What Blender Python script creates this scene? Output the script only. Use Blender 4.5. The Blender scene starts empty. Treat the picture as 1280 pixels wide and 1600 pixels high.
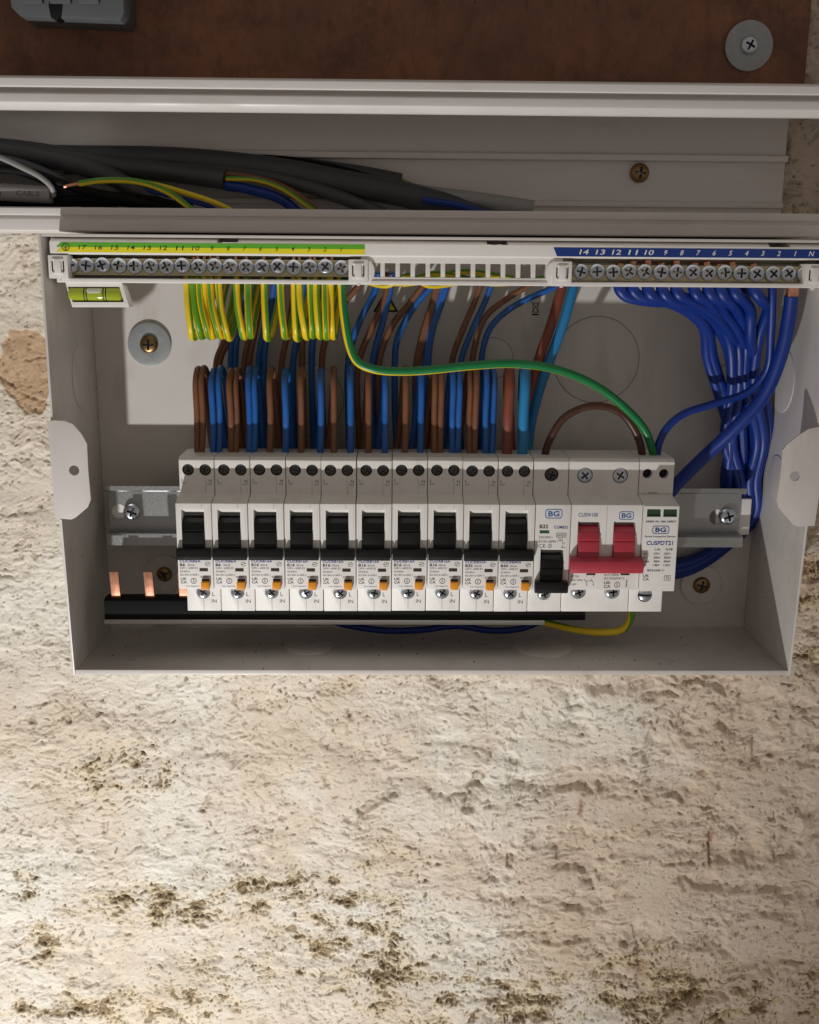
import bpy, bmesh, math, random
import numpy as np
from mathutils import Vector, Matrix
random.seed(7)
S = 0.001                                   # everything below is written in millimetres
scene = bpy.context.scene
COL = scene.collection

# ------------------------------------------------------------------ camera
F = 1650.0; PITCH = math.radians(13.2); YAW = math.radians(1.0); ROLL = math.radians(0.45)
_f = np.array([math.sin(YAW)*math.cos(PITCH), math.cos(YAW)*math.cos(PITCH), -math.sin(PITCH)])
_r0 = np.array([math.cos(YAW), -math.sin(YAW), 0.0]); _u0 = np.cross(_r0, _f)
_r = _r0*math.cos(ROLL)+_u0*math.sin(ROLL); _u = _u0*math.cos(ROLL)-_r0*math.sin(ROLL)
_C = np.array([0.0, -76.0, 0.0])-528.0*_f
def at(px, py, d):
    """photo pixel (1280x1600) on the plane d millimetres in front of the wall -> (x, d, z)"""
    v = _f+_r*(px-640)/F-_u*(py-800)/F
    t = (-d-_C[1])/v[1]
    p = _C+t*v
    return (p[0], d, p[2])
def zz(py, d, px=320): return at(px, py, d)[2]
def xx(px, d, py=800): return at(px, py, d)[0]

cam_d = bpy.data.cameras.new('camera'); cam = bpy.data.objects.new('camera', cam_d); COL.objects.link(cam)
cam_d.sensor_fit = 'HORIZONTAL'; cam_d.sensor_width = 36.0; cam_d.lens = 36.0*F/1280.0
cam_d.clip_start = 0.01; cam_d.clip_end = 50
M = Matrix.Identity(4)
for i in range(3):
    M[i][0] = _r[i]; M[i][1] = _u[i]; M[i][2] = -_f[i]; M[i][3] = _C[i]*S
cam.matrix_world = M
scene.camera = cam

# ------------------------------------------------------------------ light: dim warm room, one work lamp low on the left
w = bpy.data.worlds.new('World'); scene.world = w; w.use_nodes = True
bg = w.node_tree.nodes['Background']; bg.inputs[0].default_value = (1.0, 0.88, 0.79, 1); bg.inputs[1].default_value = 0.215
def lamp(name, kind, loc, power, color, **kw):
    L = bpy.data.lights.new(name, kind); L.energy = power; L.color = color
    for k, v in kw.items(): setattr(L, k, v)
    o = bpy.data.objects.new(name, L); COL.objects.link(o); o.location = [c*S for c in loc]
    return o
key = lamp('work_lamp', 'SPOT', (-310, -700, -790), 35.5, (1.0, 0.985, 0.965), shadow_soft_size=0.011, spot_size=math.radians(74), spot_blend=1.0)
tgt = Vector((-235*S, 0, -140*S)); key.rotation_euler = (tgt-key.location).to_track_quat('-Z', 'Y').to_euler()
vs = scene.view_settings
vs.view_transform = 'Standard'; vs.look = 'None'; vs.exposure = 0.0; vs.gamma = 1.0; vs.use_curve_mapping = False
scene.cycles.max_bounces = 8; scene.cycles.diffuse_bounces = 4; scene.cycles.glossy_bounces = 4; scene.cycles.transmission_bounces = 6
scene.cycles.sample_clamp_indirect = 6.0
scene.cycles.use_denoising = True

# ------------------------------------------------------------------ materials
def lin(r, g, b):
    return tuple((c/12.92 if c <= 0.04045 else ((c+0.055)/1.055)**2.4) for c in (r/255, g/255, b/255))+(1,)
def mat(name, rgb, rough=0.45, metal=0.0, var=0.08, vscale=120.0, bump=0.0, bscale=900.0, spec=0.5, coat=0.0, rvar=0.1, dist=0.0002, trans=0.0):
    m = bpy.data.materials.new(name); m.use_nodes = True
    n = m.node_tree.nodes; l = m.node_tree.links; b = n['Principled BSDF']
    geo = n.new('ShaderNodeNewGeometry')
    c = lin(*rgb)
    noi = n.new('ShaderNodeTexNoise'); noi.inputs['Scale'].default_value = vscale; noi.inputs['Detail'].default_value = 5
    l.new(geo.outputs['Position'], noi.inputs['Vector'])
    mx = n.new('ShaderNodeMix'); mx.data_type = 'RGBA'
    mx.inputs[6].default_value = tuple(v*(1-var) for v in c[:3])+(1,); mx.inputs[7].default_value = tuple(min(1, v*(1+var)) for v in c[:3])+(1,)
    l.new(noi.outputs['Fac'], mx.inputs[0]); l.new(mx.outputs[2], b.inputs['Base Color'])
    mr = n.new('ShaderNodeMapRange'); mr.inputs[3].default_value = max(0.02, rough-rvar); mr.inputs[4].default_value = min(1, rough+rvar)
    l.new(noi.outputs['Fac'], mr.inputs[0]); l.new(mr.outputs[0], b.inputs['Roughness'])
    b.inputs['Metallic'].default_value = metal
    b.inputs['Specular IOR Level'].default_value = spec
    b.inputs['Coat Weight'].default_value = coat; b.inputs['Coat Roughness'].default_value = 0.15
    b.inputs['Transmission Weight'].default_value = trans
    if bump > 0:
        nb = n.new('ShaderNodeTexNoise'); nb.inputs['Scale'].default_value = bscale; nb.inputs['Detail'].default_value = 4
        l.new(geo.outputs['Position'], nb.inputs['Vector'])
        bp = n.new('ShaderNodeBump'); bp.inputs['Strength'].default_value = bump; bp.inputs['Distance'].default_value = dist
        l.new(nb.outputs['Fac'], bp.inputs['Height']); l.new(bp.outputs['Normal'], b.inputs['Normal'])
    return m
def smudge(m, col, k=0.5, sc=70, lo=.52, hi=.72, stretch=(1, 1, .35)):
    n = m.node_tree.nodes; l = m.node_tree.links; b = n['Principled BSDF']; src = b.inputs['Base Color'].links[0].from_socket; rs = b.inputs['Roughness'].links[0].from_socket
    geo = n.new('ShaderNodeNewGeometry'); mp = n.new('ShaderNodeMapping'); mp.inputs['Scale'].default_value = stretch; mp.inputs['Rotation'].default_value = (0, .5, 0); l.new(geo.outputs['Position'], mp.inputs['Vector'])
    t = n.new('ShaderNodeTexNoise'); t.inputs['Scale'].default_value = sc; t.inputs['Detail'].default_value = 8; t.inputs['Roughness'].default_value = .68; l.new(mp.outputs[0], t.inputs['Vector'])
    r = n.new('ShaderNodeMapRange'); r.inputs[1].default_value = lo; r.inputs[2].default_value = hi; r.inputs[4].default_value = k; l.new(t.outputs['Fac'], r.inputs[0])
    x = n.new('ShaderNodeMix'); x.data_type = 'RGBA'; l.new(r.outputs[0], x.inputs[0]); l.new(src, x.inputs[6]); x.inputs[7].default_value = lin(*col); l.new(x.outputs[2], b.inputs['Base Color'])
    a = n.new('ShaderNodeMath'); a.operation = 'MULTIPLY_ADD'; a.inputs[1].default_value = .5; l.new(r.outputs[0], a.inputs[0]); l.new(rs, a.inputs[2]); l.new(a.outputs[0], b.inputs['Roughness'])
    return m
MT = {
 'steel_white': mat('white_powder_coat', (214, 209, 204), 0.32, var=0.05, vscale=45, bump=0.08, bscale=700, rvar=0.14),
 'pvc': mat('white_trunking_pvc', (226, 222, 219), 0.38, var=0.03, vscale=60),
 'plastic': mat('white_breaker_plastic', (232, 230, 226), 0.42, var=0.025, bump=0.05, bscale=2500, dist=0.0001),
 'carrier': mat('white_carrier_plastic', (234, 231, 226), 0.40, var=0.03),
 'black': mat('black_lever_plastic', (13, 13, 14), 0.45, var=0.15, bump=0.08, bscale=2500, spec=0.35),
 'red': mat('red_lever_plastic', (180, 56, 72), 0.42, var=0.06),
 'orange': mat('orange_button_plastic', (232, 150, 24), 0.40, var=0.06),
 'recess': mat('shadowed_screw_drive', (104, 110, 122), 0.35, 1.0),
 'cutline': mat('grey_press_line', (140, 134, 127), 0.6),  # grey for the shade in the gap round a knockout
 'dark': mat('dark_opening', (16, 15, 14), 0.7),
 'smoke': mat('dark_indicator_window', (60, 56, 52), 0.25),
 'greenwin': mat('dark_green_indicator', (44, 70, 50), 0.25),
 'zinc': mat('zinc_plated_steel', (206, 212, 220), 0.24, 1.0, var=0.2, vscale=500, bump=0.15, bscale=1500),
 'zincdull': mat('dull_zinc_washer', (160, 165, 167), 0.45, 0.4, var=0.15, vscale=300, bump=0.1),
 'screwdark': mat('blackened_terminal_screw', (92, 90, 86), 0.33, 1.0, var=0.3, vscale=700),
 'brass': mat('brass_screw', (150, 122, 84), 0.38, 1.0, var=0.2, vscale=500),
 'barmetal': mat('nickel_brass_bar', (196, 186, 150), 0.24, 1.0, var=0.12, vscale=400),
 'copper': mat('bare_copper', (236, 172, 142), 0.36, 1.0, var=0.15, vscale=500),
 'rail': mat('galvanised_rail', (170, 172, 172), 0.36, 0.9, var=0.22, vscale=900, bump=0.1, bscale=1500),
 'brown': mat('brown_insulation', (120, 78, 54), 0.38, var=0.16, vscale=260, bump=0.12, bscale=350, rvar=0.16),
 'redbrown': mat('red_brown_insulation', (128, 66, 48), 0.4, var=0.08),
 'dbrown': mat('dark_brown_insulation', (70, 38, 30), 0.35, var=0.1),
 'blue': mat('blue_insulation', (28, 92, 168), 0.36, var=0.16, vscale=260, bump=0.12, bscale=350, rvar=0.16),
 'lblue': mat('light_blue_insulation', (36, 128, 186), 0.36, var=0.08),
 'nblue': mat('deep_blue_insulation', (4, 46, 132), 0.42, var=0.12, vscale=90),
 'yellow': mat('yellow_insulation', (232, 200, 30), 0.36, var=0.06),
 'green': mat('green_insulation', (92, 150, 34), 0.36, var=0.08),
 'dgreen': mat('deep_green_insulation', (14, 118, 62), 0.34, var=0.08),
 'gsheath': mat('dark_grey_cable_sheath', (68, 70, 73), 0.5, var=0.12, vscale=80, bump=0.08, bscale=400),
 'lsheath': mat('light_grey_cable_sheath', (150, 150, 148), 0.45, var=0.1, vscale=80),
 'ink': mat('dark_grey_print', (62, 60, 60), 0.6),
 'inkblk': mat('black_print', (30, 28, 28), 0.6),
 'inkblue': mat('blue_print', (36, 60, 140), 0.6),
 'inkbg': mat('logo_blue_print', (40, 92, 160), 0.6),
 'inkgreen': mat('green_print', (20, 84, 50), 0.6),
 'inkwhite': mat('white_print', (236, 234, 228), 0.6),
 'tapeblue': mat('blue_label_strip', (22, 56, 130), 0.4),
 'tapegreen': mat('green_label_strip', (96, 176, 44), 0.4),
 'tapeyellow': mat('yellow_label_strip', (240, 226, 40), 0.4),
 'vial': mat('green_vial_liquid', (196, 214, 60), 0.12, var=0.05, trans=0.35),
 'clear': mat('clear_level_plastic', (232, 236, 214), 0.15, var=0.03, trans=0.3),
 'greyplastic': mat('grey_block_plastic', (92, 96, 98), 0.5, var=0.1, vscale=100, bump=0.1),
 'busblack': mat('black_busbar_cover', (12, 12, 13), 0.6, var=0.15, vscale=100, spec=0.2),
 'busedge': mat('pale_busbar_edge', (176, 176, 172), 0.4),
}

smudge(MT['steel_white'], (176, 166, 152), .45, 40); smudge(MT['pvc'], (180, 172, 162), .4, 30, stretch=(.3, 1, 1.6)); smudge(MT['plastic'], (204, 198, 188), .4, 110)
for k_ in ('brown', 'blue', 'redbrown', 'lblue', 'dbrown'): smudge(MT[k_], (132, 124, 116), .14, 160, .5, .75)
smudge(MT['copper'], (150, 84, 56), .5, 300)
# ------------------------------------------------------------------ mesh kit
_txt = {}
def text_geo(s, bold=0.0):
    k = (s, bold)
    if k in _txt: return _txt[k]
    c = bpy.data.curves.new('t', 'FONT'); c.body = s; c.size = 1.0; c.offset = bold; c.resolution_u = 3
    o = bpy.data.objects.new('t', c); COL.objects.link(o)
    dg = bpy.context.evaluated_depsgraph_get()
    m = o.evaluated_get(dg).to_mesh()
    v = [(p.co.x, p.co.y) for p in m.vertices]; f = [tuple(p.vertices) for p in m.polygons]
    o.evaluated_get(dg).to_mesh_clear()
    bpy.data.objects.remove(o); bpy.data.curves.remove(c)
    x0 = min(p[0] for p in v); x1 = max(p[0] for p in v); y0 = min(p[1] for p in v); y1 = max(p[1] for p in v)
    _txt[k] = ([((p[0]-x0), (p[1]-y0)) for p in v], f, x1-x0, y1-y0)
    return _txt[k]
def crom(pts, n=8):
    """smooth curve through the points (centripetal-like Catmull-Rom)"""
    P = [np.array(p, float) for p in pts]
    P = [2*P[0]-P[1]]+P+[2*P[-1]-P[-2]]
    out = []
    for i in range(1, len(P)-2):
        a, b, c, d = P[i-1:i+3]
        t1 = max(np.linalg.norm(b-a), 1e-4)**0.5; t2 = t1+max(np.linalg.norm(c-b), 1e-4)**0.5; t3 = t2+max(np.linalg.norm(d-c), 1e-4)**0.5
        for k in range(n):
            t = t1+(t2-t1)*k/n
            A1 = (t1-t)/t1*a+t/t1*b; A2 = (t2-t)/(t2-t1)*b+(t-t1)/(t2-t1)*c; A3 = (t3-t)/(t3-t2)*c+(t-t2)/(t3-t2)*d
            B1 = (t2-t)/t2*A1+t/t2*A2; B2 = (t3-t)/(t3-t1)*A2+(t-t1)/(t3-t1)*A3
            out.append((t2-t)/(t2-t1)*B1+(t-t1)/(t2-t1)*B2)
    out.append(P[-2])
    return out
class MB:
    def __init__(s): s.v = []; s.f = []; s.m = []
    def add(s, v, f, m=0):
        o = len(s.v); s.v += [tuple(p) for p in v]
        for q in f: s.f.append(tuple(i+o for i in q)); s.m.append(m)
        return s
    def box(s, x0, x1, d0, d1, z0, z1, m=0):
        v = [(x, d, z) for x in (x0, x1) for d in (d0, d1) for z in (z0, z1)]
        return s.add(v, [(0,1,3,2), (4,6,7,5), (0,4,5,1), (2,3,7,6), (0,2,6,4), (1,5,7,3)], m)
    def prism_x(s, prof, x0, x1, m=0):
        n = len(prof); v = [(x0, d, z) for d, z in prof]+[(x1, d, z) for d, z in prof]
        return s.add(v, [tuple(range(n)), tuple(range(2*n-1, n-1, -1))]+[(i, i+n, (i+1) % n+n, (i+1) % n) for i in range(n)], m)
    def prism_d(s, prof, d0, d1, m=0):
        n = len(prof); v = [(x, d0, z) for x, z in prof]+[(x, d1, z) for x, z in prof]
        return s.add(v, [tuple(range(n)), tuple(range(2*n-1, n-1, -1))]+[(i, i+n, (i+1) % n+n, (i+1) % n) for i in range(n)], m)
    def cyl(s, cx, cz, r, d0, d1, n=20, m=0, dome=0.0):
        prof = [(r, d0), (r, d1)] if not dome else [(r, d0), (r, d1), (r*0.92, d1+dome*0.35), (r*0.7, d1+dome*0.75), (r*0.35, d1+dome)]
        return s.lathe(cx, cz, prof, n, m)
    def lathe(s, cx, cz, prof, n=20, m=0):
        v = []; f = []
        for (r, d) in prof: v += [(cx+r*math.cos(2*math.pi*i/n), d, cz+r*math.sin(2*math.pi*i/n)) for i in range(n)]
        for k in range(len(prof)-1): f += [(k*n+i, k*n+(i+1) % n, (k+1)*n+(i+1) % n, (k+1)*n+i) for i in range(n)]
        f += [tuple(range(n)), tuple(range((len(prof)-1)*n, len(prof)*n))]
        return s.add(v, f, m)
    def ring(s, cx, cz, r0, r1, d0, d1, n=28, m=0):
        v = []
        for r, d in ((r0, d0), (r1, d0), (r1, d1), (r0, d1)): v += [(cx+r*math.cos(2*math.pi*i/n), d, cz+r*math.sin(2*math.pi*i/n)) for i in range(n)]
        f = [(k*n+i, k*n+(i+1) % n, ((k+1) % 4)*n+(i+1) % n, ((k+1) % 4)*n+i) for k in range(4) for i in range(n)]
        return s.add(v, f, m)
    def tube(s, pts, r, n=10, mf=None, smooth=8, twist=0.0, phase=0.0, flat=1.0):
        P = crom(pts, smooth) if smooth else [np.array(p, float) for p in pts]
        T = [P[min(i+1, len(P)-1)]-P[max(i-1, 0)] for i in range(len(P))]
        T = [t/np.linalg.norm(t) for t in T]
        up = np.array([0, 1.0, 0]) if abs(T[0][1]) < 0.9 else np.array([1.0, 0, 0])
        N = up-T[0]*np.dot(up, T[0]); N /= np.linalg.norm(N); o = len(s.v)
        for i, p in enumerate(P):
            N = N-T[i]*np.dot(N, T[i]); N /= np.linalg.norm(N); B = np.cross(T[i], N)
            for j in range(n):
                a = 2*math.pi*j/n+phase+twist*i/len(P)
                s.v.append(tuple(p+r*(N*math.cos(a)+B*math.sin(a)*flat)))
        for i in range(len(P)-1):
            for j in range(n):
                s.f.append((o+i*n+j, o+i*n+(j+1) % n, o+(i+1)*n+(j+1) % n, o+(i+1)*n+j)); s.m.append(mf(j) if mf else 0)
        e = o+(len(P)-1)*n
        s.f.append(tuple(range(o, o+n))); s.m.append(0); s.f.append(tuple(range(e, e+n))); s.m.append(0)
        return s
    def text(s, t, x, z, d, h, m=0, align='L', w=None, bold=0.0, slant=0.0):
        """flat print: left/centre/right at x, bottom at z, cap height h, facing the room"""
        v, f, W, H = text_geo(t, bold); k = h/H; kx = k if w is None else w/W
        ox = {'L': 0, 'C': -W*kx/2, 'R': -W*kx}[align]
        return s.add([(x+ox+p[0]*kx+p[1]*k*slant, d, z+p[1]*k) for p in v], f, m)
    def bars(s, x, z, d, w, h, m=0): return s.add([(x, d, z), (x+w, d, z), (x+w, d, z+h), (x, d, z+h)], [(0, 1, 2, 3)], m)
def mesh_of(mb, name, mats, org=(0, 0, 0), bevel=0.0, smooth=True, seg=2, angle=35, bang=30):
    me = bpy.data.meshes.new(name)
    me.from_pydata([((x-org[0])*S, -(d-org[1])*S, (z-org[2])*S) for x, d, z in mb.v], [], mb.f)
    for mm in mats: me.materials.append(MT[mm] if isinstance(mm, str) else mm)
    me.polygons.foreach_set('material_index', mb.m)
    bm = bmesh.new(); bm.from_mesh(me)
    bmesh.ops.recalc_face_normals(bm, faces=bm.faces)
    if bevel:
        ed = [e for e in bm.edges if len(e.link_faces) == 2 and e.calc_face_angle(0) > math.radians(bang)]
        bmesh.ops.bevel(bm, geom=ed, offset=bevel*S, segments=seg, profile=0.6, affect='EDGES', clamp_overlap=True)
    bm.to_mesh(me); bm.free()
    if smooth:
        me.polygons.foreach_set('use_smooth', [True]*len(me.polygons)); me.set_sharp_from_angle(angle=math.radians(angle))
    return me
def link(name, me, parent=None, loc=(0, 0, 0)):
    o = bpy.data.objects.new(name, me); COL.objects.link(o); o.location = (loc[0]*S, -loc[1]*S, loc[2]*S)
    if parent is not None: o.parent = parent
    return o
def tag(o, label=None, cat=None, group=None, kind=None):
    if label: o['label'] = label
    if cat: o['category'] = cat
    if group: o['group'] = group
    if kind: o['kind'] = kind
    return o
ORG = {}
def thing(name, label, cat, loc, group=None):
    o = bpy.data.objects.new(name, None); COL.objects.link(o); o.empty_display_size = 0.01
    o.location = (loc[0]*S, -loc[1]*S, loc[2]*S); ORG[o] = loc
    return tag(o, label, cat, group)
def part(name, mb, mats, parent, bevel=0.0, **kw):
    """one mesh under its thing (coordinates given in the place's millimetres)"""
    o = link(name, mesh_of(mb, name, mats if isinstance(mats, (list, tuple)) else [mats], ORG[parent], bevel, **kw), parent)
    ORG[o] = ORG[parent]
    return o
def solo(name, mb, mats, label=None, cat=None, group=None, kind=None, bevel=0.0, **kw):
    a = np.array(mb.v); c = tuple((a.min(0)+a.max(0))/2)
    o = link(name, mesh_of(mb, name, mats if isinstance(mats, (list, tuple)) else [mats], c, bevel, **kw), None, c)
    ORG[o] = c
    return tag(o, label, cat, group, kind)
def boolean(me, cutters, name):
    """cut solids (MB) out of a mesh; returns a new mesh"""
    o = bpy.data.objects.new('b', me); COL.objects.link(o); tmp = []
    for org, c in cutters:
        co = bpy.data.objects.new('c', mesh_of(c, 'c', [], org, 0, smooth=False)); COL.objects.link(co); tmp.append(co)
        md = o.modifiers.new('b', 'BOOLEAN'); md.operation = 'DIFFERENCE'; md.object = co; md.solver = 'EXACT'
    dg = bpy.context.evaluated_depsgraph_get()
    out = bpy.data.meshes.new_from_object(o.evaluated_get(dg)); out.name = name
    bpy.data.objects.remove(o)
    for t in tmp: bpy.data.objects.remove(t)
    return out
def finish(me, bevel=0.0, seg=2, angle=35):
    bm = bmesh.new(); bm.from_mesh(me)
    bmesh.ops.remove_doubles(bm, verts=bm.verts, dist=1e-7)
    if bevel:
        ed = [e for e in bm.edges if len(e.link_faces) == 2 and e.calc_face_angle(0) > math.radians(40)]
        bmesh.ops.bevel(bm, geom=ed, offset=bevel*S, segments=seg, profile=0.6, affect='EDGES', clamp_overlap=True)
    bm.to_mesh(me); bm.free()
    me.polygons.foreach_set('use_smooth', [True]*len(me.polygons)); me.set_sharp_from_angle(angle=math.radians(angle))
    return me
# one cross-slotted screw head, unit radius 1 mm, facing the room, its seat at the origin
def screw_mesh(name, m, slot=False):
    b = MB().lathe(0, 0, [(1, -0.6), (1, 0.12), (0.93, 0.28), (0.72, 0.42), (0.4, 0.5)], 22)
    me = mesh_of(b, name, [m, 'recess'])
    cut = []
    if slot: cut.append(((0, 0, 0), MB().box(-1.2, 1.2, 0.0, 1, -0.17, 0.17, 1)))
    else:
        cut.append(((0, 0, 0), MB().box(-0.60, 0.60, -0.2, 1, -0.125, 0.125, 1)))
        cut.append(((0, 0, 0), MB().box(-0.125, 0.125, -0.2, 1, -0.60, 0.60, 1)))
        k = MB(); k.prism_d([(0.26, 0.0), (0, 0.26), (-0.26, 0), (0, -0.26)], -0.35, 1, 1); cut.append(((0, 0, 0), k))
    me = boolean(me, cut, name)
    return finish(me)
SCREW = {k: screw_mesh('screw_'+k, k) for k in ('zinc', 'screwdark', 'brass')}
SCREW['slot'] = screw_mesh('screw_slot', 'zinc', True)
def screw(parent, kind, x, d, z, r, name='terminal_screw', rot=None, tilt=0.0):
    o = link(name, SCREW[kind], parent); po = ORG[parent]
    o.location = ((x-po[0])*S, -(d-po[1])*S, (z-po[2])*S); o.scale = (r, r*0.9, r)
    o.rotation_euler = (tilt+random.uniform(-.09, .09), random.uniform(0, 3.14) if rot is None else rot, random.uniform(-.09, .09))
    return o
exec_order = []

# ------------------------------------------------------------------ wall: rough lime plaster, real relief
def perlin(x, y, seed=0):
    rng = np.random.RandomState(seed); perm = rng.permutation(512); perm = np.concatenate([perm, perm]); ang = rng.rand(512)*2*np.pi
    xi = np.floor(x).astype(int); yi = np.floor(y).astype(int); xf = x-xi; yf = y-yi
    u = xf*xf*xf*(xf*(xf*6-15)+10); v = yf*yf*yf*(yf*(yf*6-15)+10)
    def g(ix, iy, fx, fy):
        a = ang[perm[(perm[ix & 511]+iy) & 511]]
        return np.cos(a)*fx+np.sin(a)*fy
    a = g(xi, yi, xf, yf); b = g(xi+1, yi, xf-1, yf); c = g(xi, yi+1, xf, yf-1); d = g(xi+1, yi+1, xf-1, yf-1)
    return ((a*(1-u)+b*u)*(1-v)+(c*(1-u)+d*u)*v)*1.5
def fbm(x, y, o, seed, gain=0.5):
    r = 0; a = 1.0
    for k in range(o):
        r = r+a*perlin(x*2**k, y*2**k, seed+k); a *= gain
    return r
def sstep(a, b, x):
    t = np.clip((x-a)/(b-a), 0, 1); return t*t*(3-2*t)
def wall_fields(X, Z):
    wx = X+7*fbm(X/45, Z/45, 3, 11)+1.6*fbm(X/7, Z/7, 2, 15); wz = Z+5*fbm(X/45, Z/45, 3, 21)+1.6*fbm(X/7, Z/7, 2, 25)
    h = 3.2*fbm(X/120, Z/80, 3, 1)
    calm = sstep(-0.35, 0.35, fbm(X/75, Z/50, 3, 41)); rough = 0.45+0.75*calm       # smoother and rougher trowelled areas
    # shallow broken dips that follow the brick courses behind
    crs = np.abs(((wz+22) % 72)-36)/36
    brk = sstep(-0.05, 0.35, fbm(X/38, Z/22, 3, 31))
    h -= 1.5*sstep(0.62, 1.0, crs+0.10*fbm(X/12, Z/8, 2, 35))*brk
    dent = sstep(-0.15, 0.75, fbm(wx/46, wz/22, 4, 45, 0.5)); h -= (1.2+3.2*sstep(-40, 100, X))*dent
    h += rough*(0.40+0.25*sstep(-40, 100, X))*fbm(wx/19, wz/7, 4, 51, 0.52)                    # trowel drag, mostly sideways
    dg = (wx*0.94+wz*0.34); dh = (-wx*0.34+wz*0.94); h += rough*0.26*fbm(dg/9, dh/1.9, 3, 55, 0.55)
    bil = np.abs(fbm(wx/6.5, wz/4.4, 3, 61, 0.6)); h += rough*0.24*(bil-0.25)     # crisp creases between lumps
    h += (0.11+0.17*rough)*fbm(wx/3.0, wz/2.0, 3, 71, 0.62)
    # crumbled pits that bare the brown undercoat
    cl = np.zeros_like(X)
    for (px, py, rx, rz, k) in CLUST:
        cx, _, cz = at(px, py, 0)
        cl = np.maximum(cl, k*np.exp(-(((X-cx)/(1.25*rx))**2+((Z-cz)/(1.2*rz))**2)))
    cl = cl*np.clip(0.72+1.0*fbm(X/20, Z/11, 3, 81), 0, 1.6)
    pn = fbm(wx/2.9, wz/2.0, 3, 91, 0.55)
    pit = sstep(0.62, 0.74, pn*0.78+cl*0.72)
    pn2 = fbm(wx/10.0, wz/5.5, 4, 101, 0.55); pit2 = sstep(0.70, 0.82, pn2*0.66+cl*0.72)
    ln = fbm(wx/4.6, wz/3.2, 2, 111); mod = fbm(X/48, Z/26, 3, 115); lone = sstep(0.52, 0.60, ln+0.30*mod)+0.8*sstep(0.60, 0.68, fbm(wx/11, wz/5, 3, 117, .6)+0.28*mod)
    h -= 1.15*pit+1.35*pit2+0.65*lone
    brown = np.clip(pit*0.85+pit2*0.8+0.35*lone, 0, 1)
    ochre = np.clip(sstep(0.12, 0.8, cl), 0, 1)
    # single marks: gouges, holes, cracks; edges crumble and the marks break up along their run
    for n_, (pts, wd, dp, br) in enumerate(MARKS):
        q = [at(a, b, 0) for a, b in pts]; mg = wd*2+6
        ci = np.where((X[0] > min(p[0] for p in q)-mg) & (X[0] < max(p[0] for p in q)+mg))[0]; ri = np.where((Z[:, 0] > min(p[2] for p in q)-mg) & (Z[:, 0] < max(p[2] for p in q)+mg))[0]
        if not len(ci) or not len(ri): continue
        sl = (slice(ri[0], ri[-1]+1), slice(ci[0], ci[-1]+1)); Xs = X[sl]; Zs = Z[sl]; best = np.full(Xs.shape, 1e9)
        for (a, b) in zip(q[:-1], q[1:]):
            ax, az = a[0], a[2]; bx, bz = b[0]-ax, b[2]-az; L2 = bx*bx+bz*bz+1e-9
            t = np.clip(((Xs-ax)*bx+(Zs-az)*bz)/L2, 0, 1); best = np.minimum(best, np.hypot(Xs-ax-t*bx, Zs-az-t*bz))
        long_ = wd < 3.5 and abs(q[-1][0]-q[0][0])+abs(q[-1][2]-q[0][2]) > 14
        best = best+(0.2+(0.45 if wd < 3.4 or br < .6 else 0.22)*wd)*fbm(Xs/(2.5+wd), Zs/(2.0+wd*.7), 3, 131+7*n_)
        k = 1-sstep(wd*(0.2 if long_ else (0.7 if br > .6 else 0.3)), wd, best)
        if long_: k = k*sstep(-0.25, 0.25, fbm(Xs/9, Zs/6, 2, 231+n_))
        h[sl] -= dp*k; brown[sl] = np.maximum(brown[sl], br*k*(0.6+0.6*fbm(Xs/3, Zs/3, 2, 331)))
    brown = np.clip(brown, 0, 1)
    # big flake of missing skim at the left of the box
    c0 = at(42, 572, 0); e = np.hypot((X-c0[0])/15, (Z-c0[2])/23)+0.30*fbm(X/16, Z/16, 3, 141)
    fl = 1-sstep(0.95, 1.0, e); h -= 1.2*fl
    flake = fl
    rust = np.zeros_like(X)
    for px, py, rx, rz, k in ((1112, 1330, 1.2, 12, 1), (1003, 1128, 1.8, 2.6, 1), (908, 1265, 1.5, 6, .8), (1268, 905, 7, 12, .5), (1000, 1520, 10, 8, .35)):
        c = at(px, py, 0); rust = np.maximum(rust, k*np.exp(-(((X-c[0])/rx)**2+((Z-c[2])/rz)**2)))
    tan_light = sstep(-0.25, 0.55, 0.8*fbm(X/130, Z/110, 4, 401)+0.0042*(X-10))  # warmer light towards the right, put into the plaster as a tan tint
    return h, brown, ochre, flake, rust, tan_light
CLUST = [(200, 1210, 26, 18, .85), (250, 1420, 45, 14, 1.0), (380, 1400, 30, 16, .9), (480, 1395, 26, 12, .85), (520, 1410, 25, 12, .7), (70, 1480, 16, 14, .9), (120, 1575, 50, 12, .95), (270, 1570, 40, 12, .9),
         (520, 1480, 40, 30, .75), (600, 1500, 30, 40, .9), (600, 1360, 26, 20, .5), (800, 1570, 40, 24, 1.0), (720, 1560, 40, 20, .8), (1040, 1560, 45, 26, 1.05), (1000, 1510, 16, 14, .9), (1150, 1580, 40, 14, .9), (1265, 900, 9, 17, 1.15), (1265, 1040, 10, 12, .8),
         (30, 1390, 10, 14, .8), (500, 1090, 36, 12, .45), (1170, 1560, 30, 20, .6), (1280, 1560, 25, 18, .8), (400, 1520, 60, 20, .45)]
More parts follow.
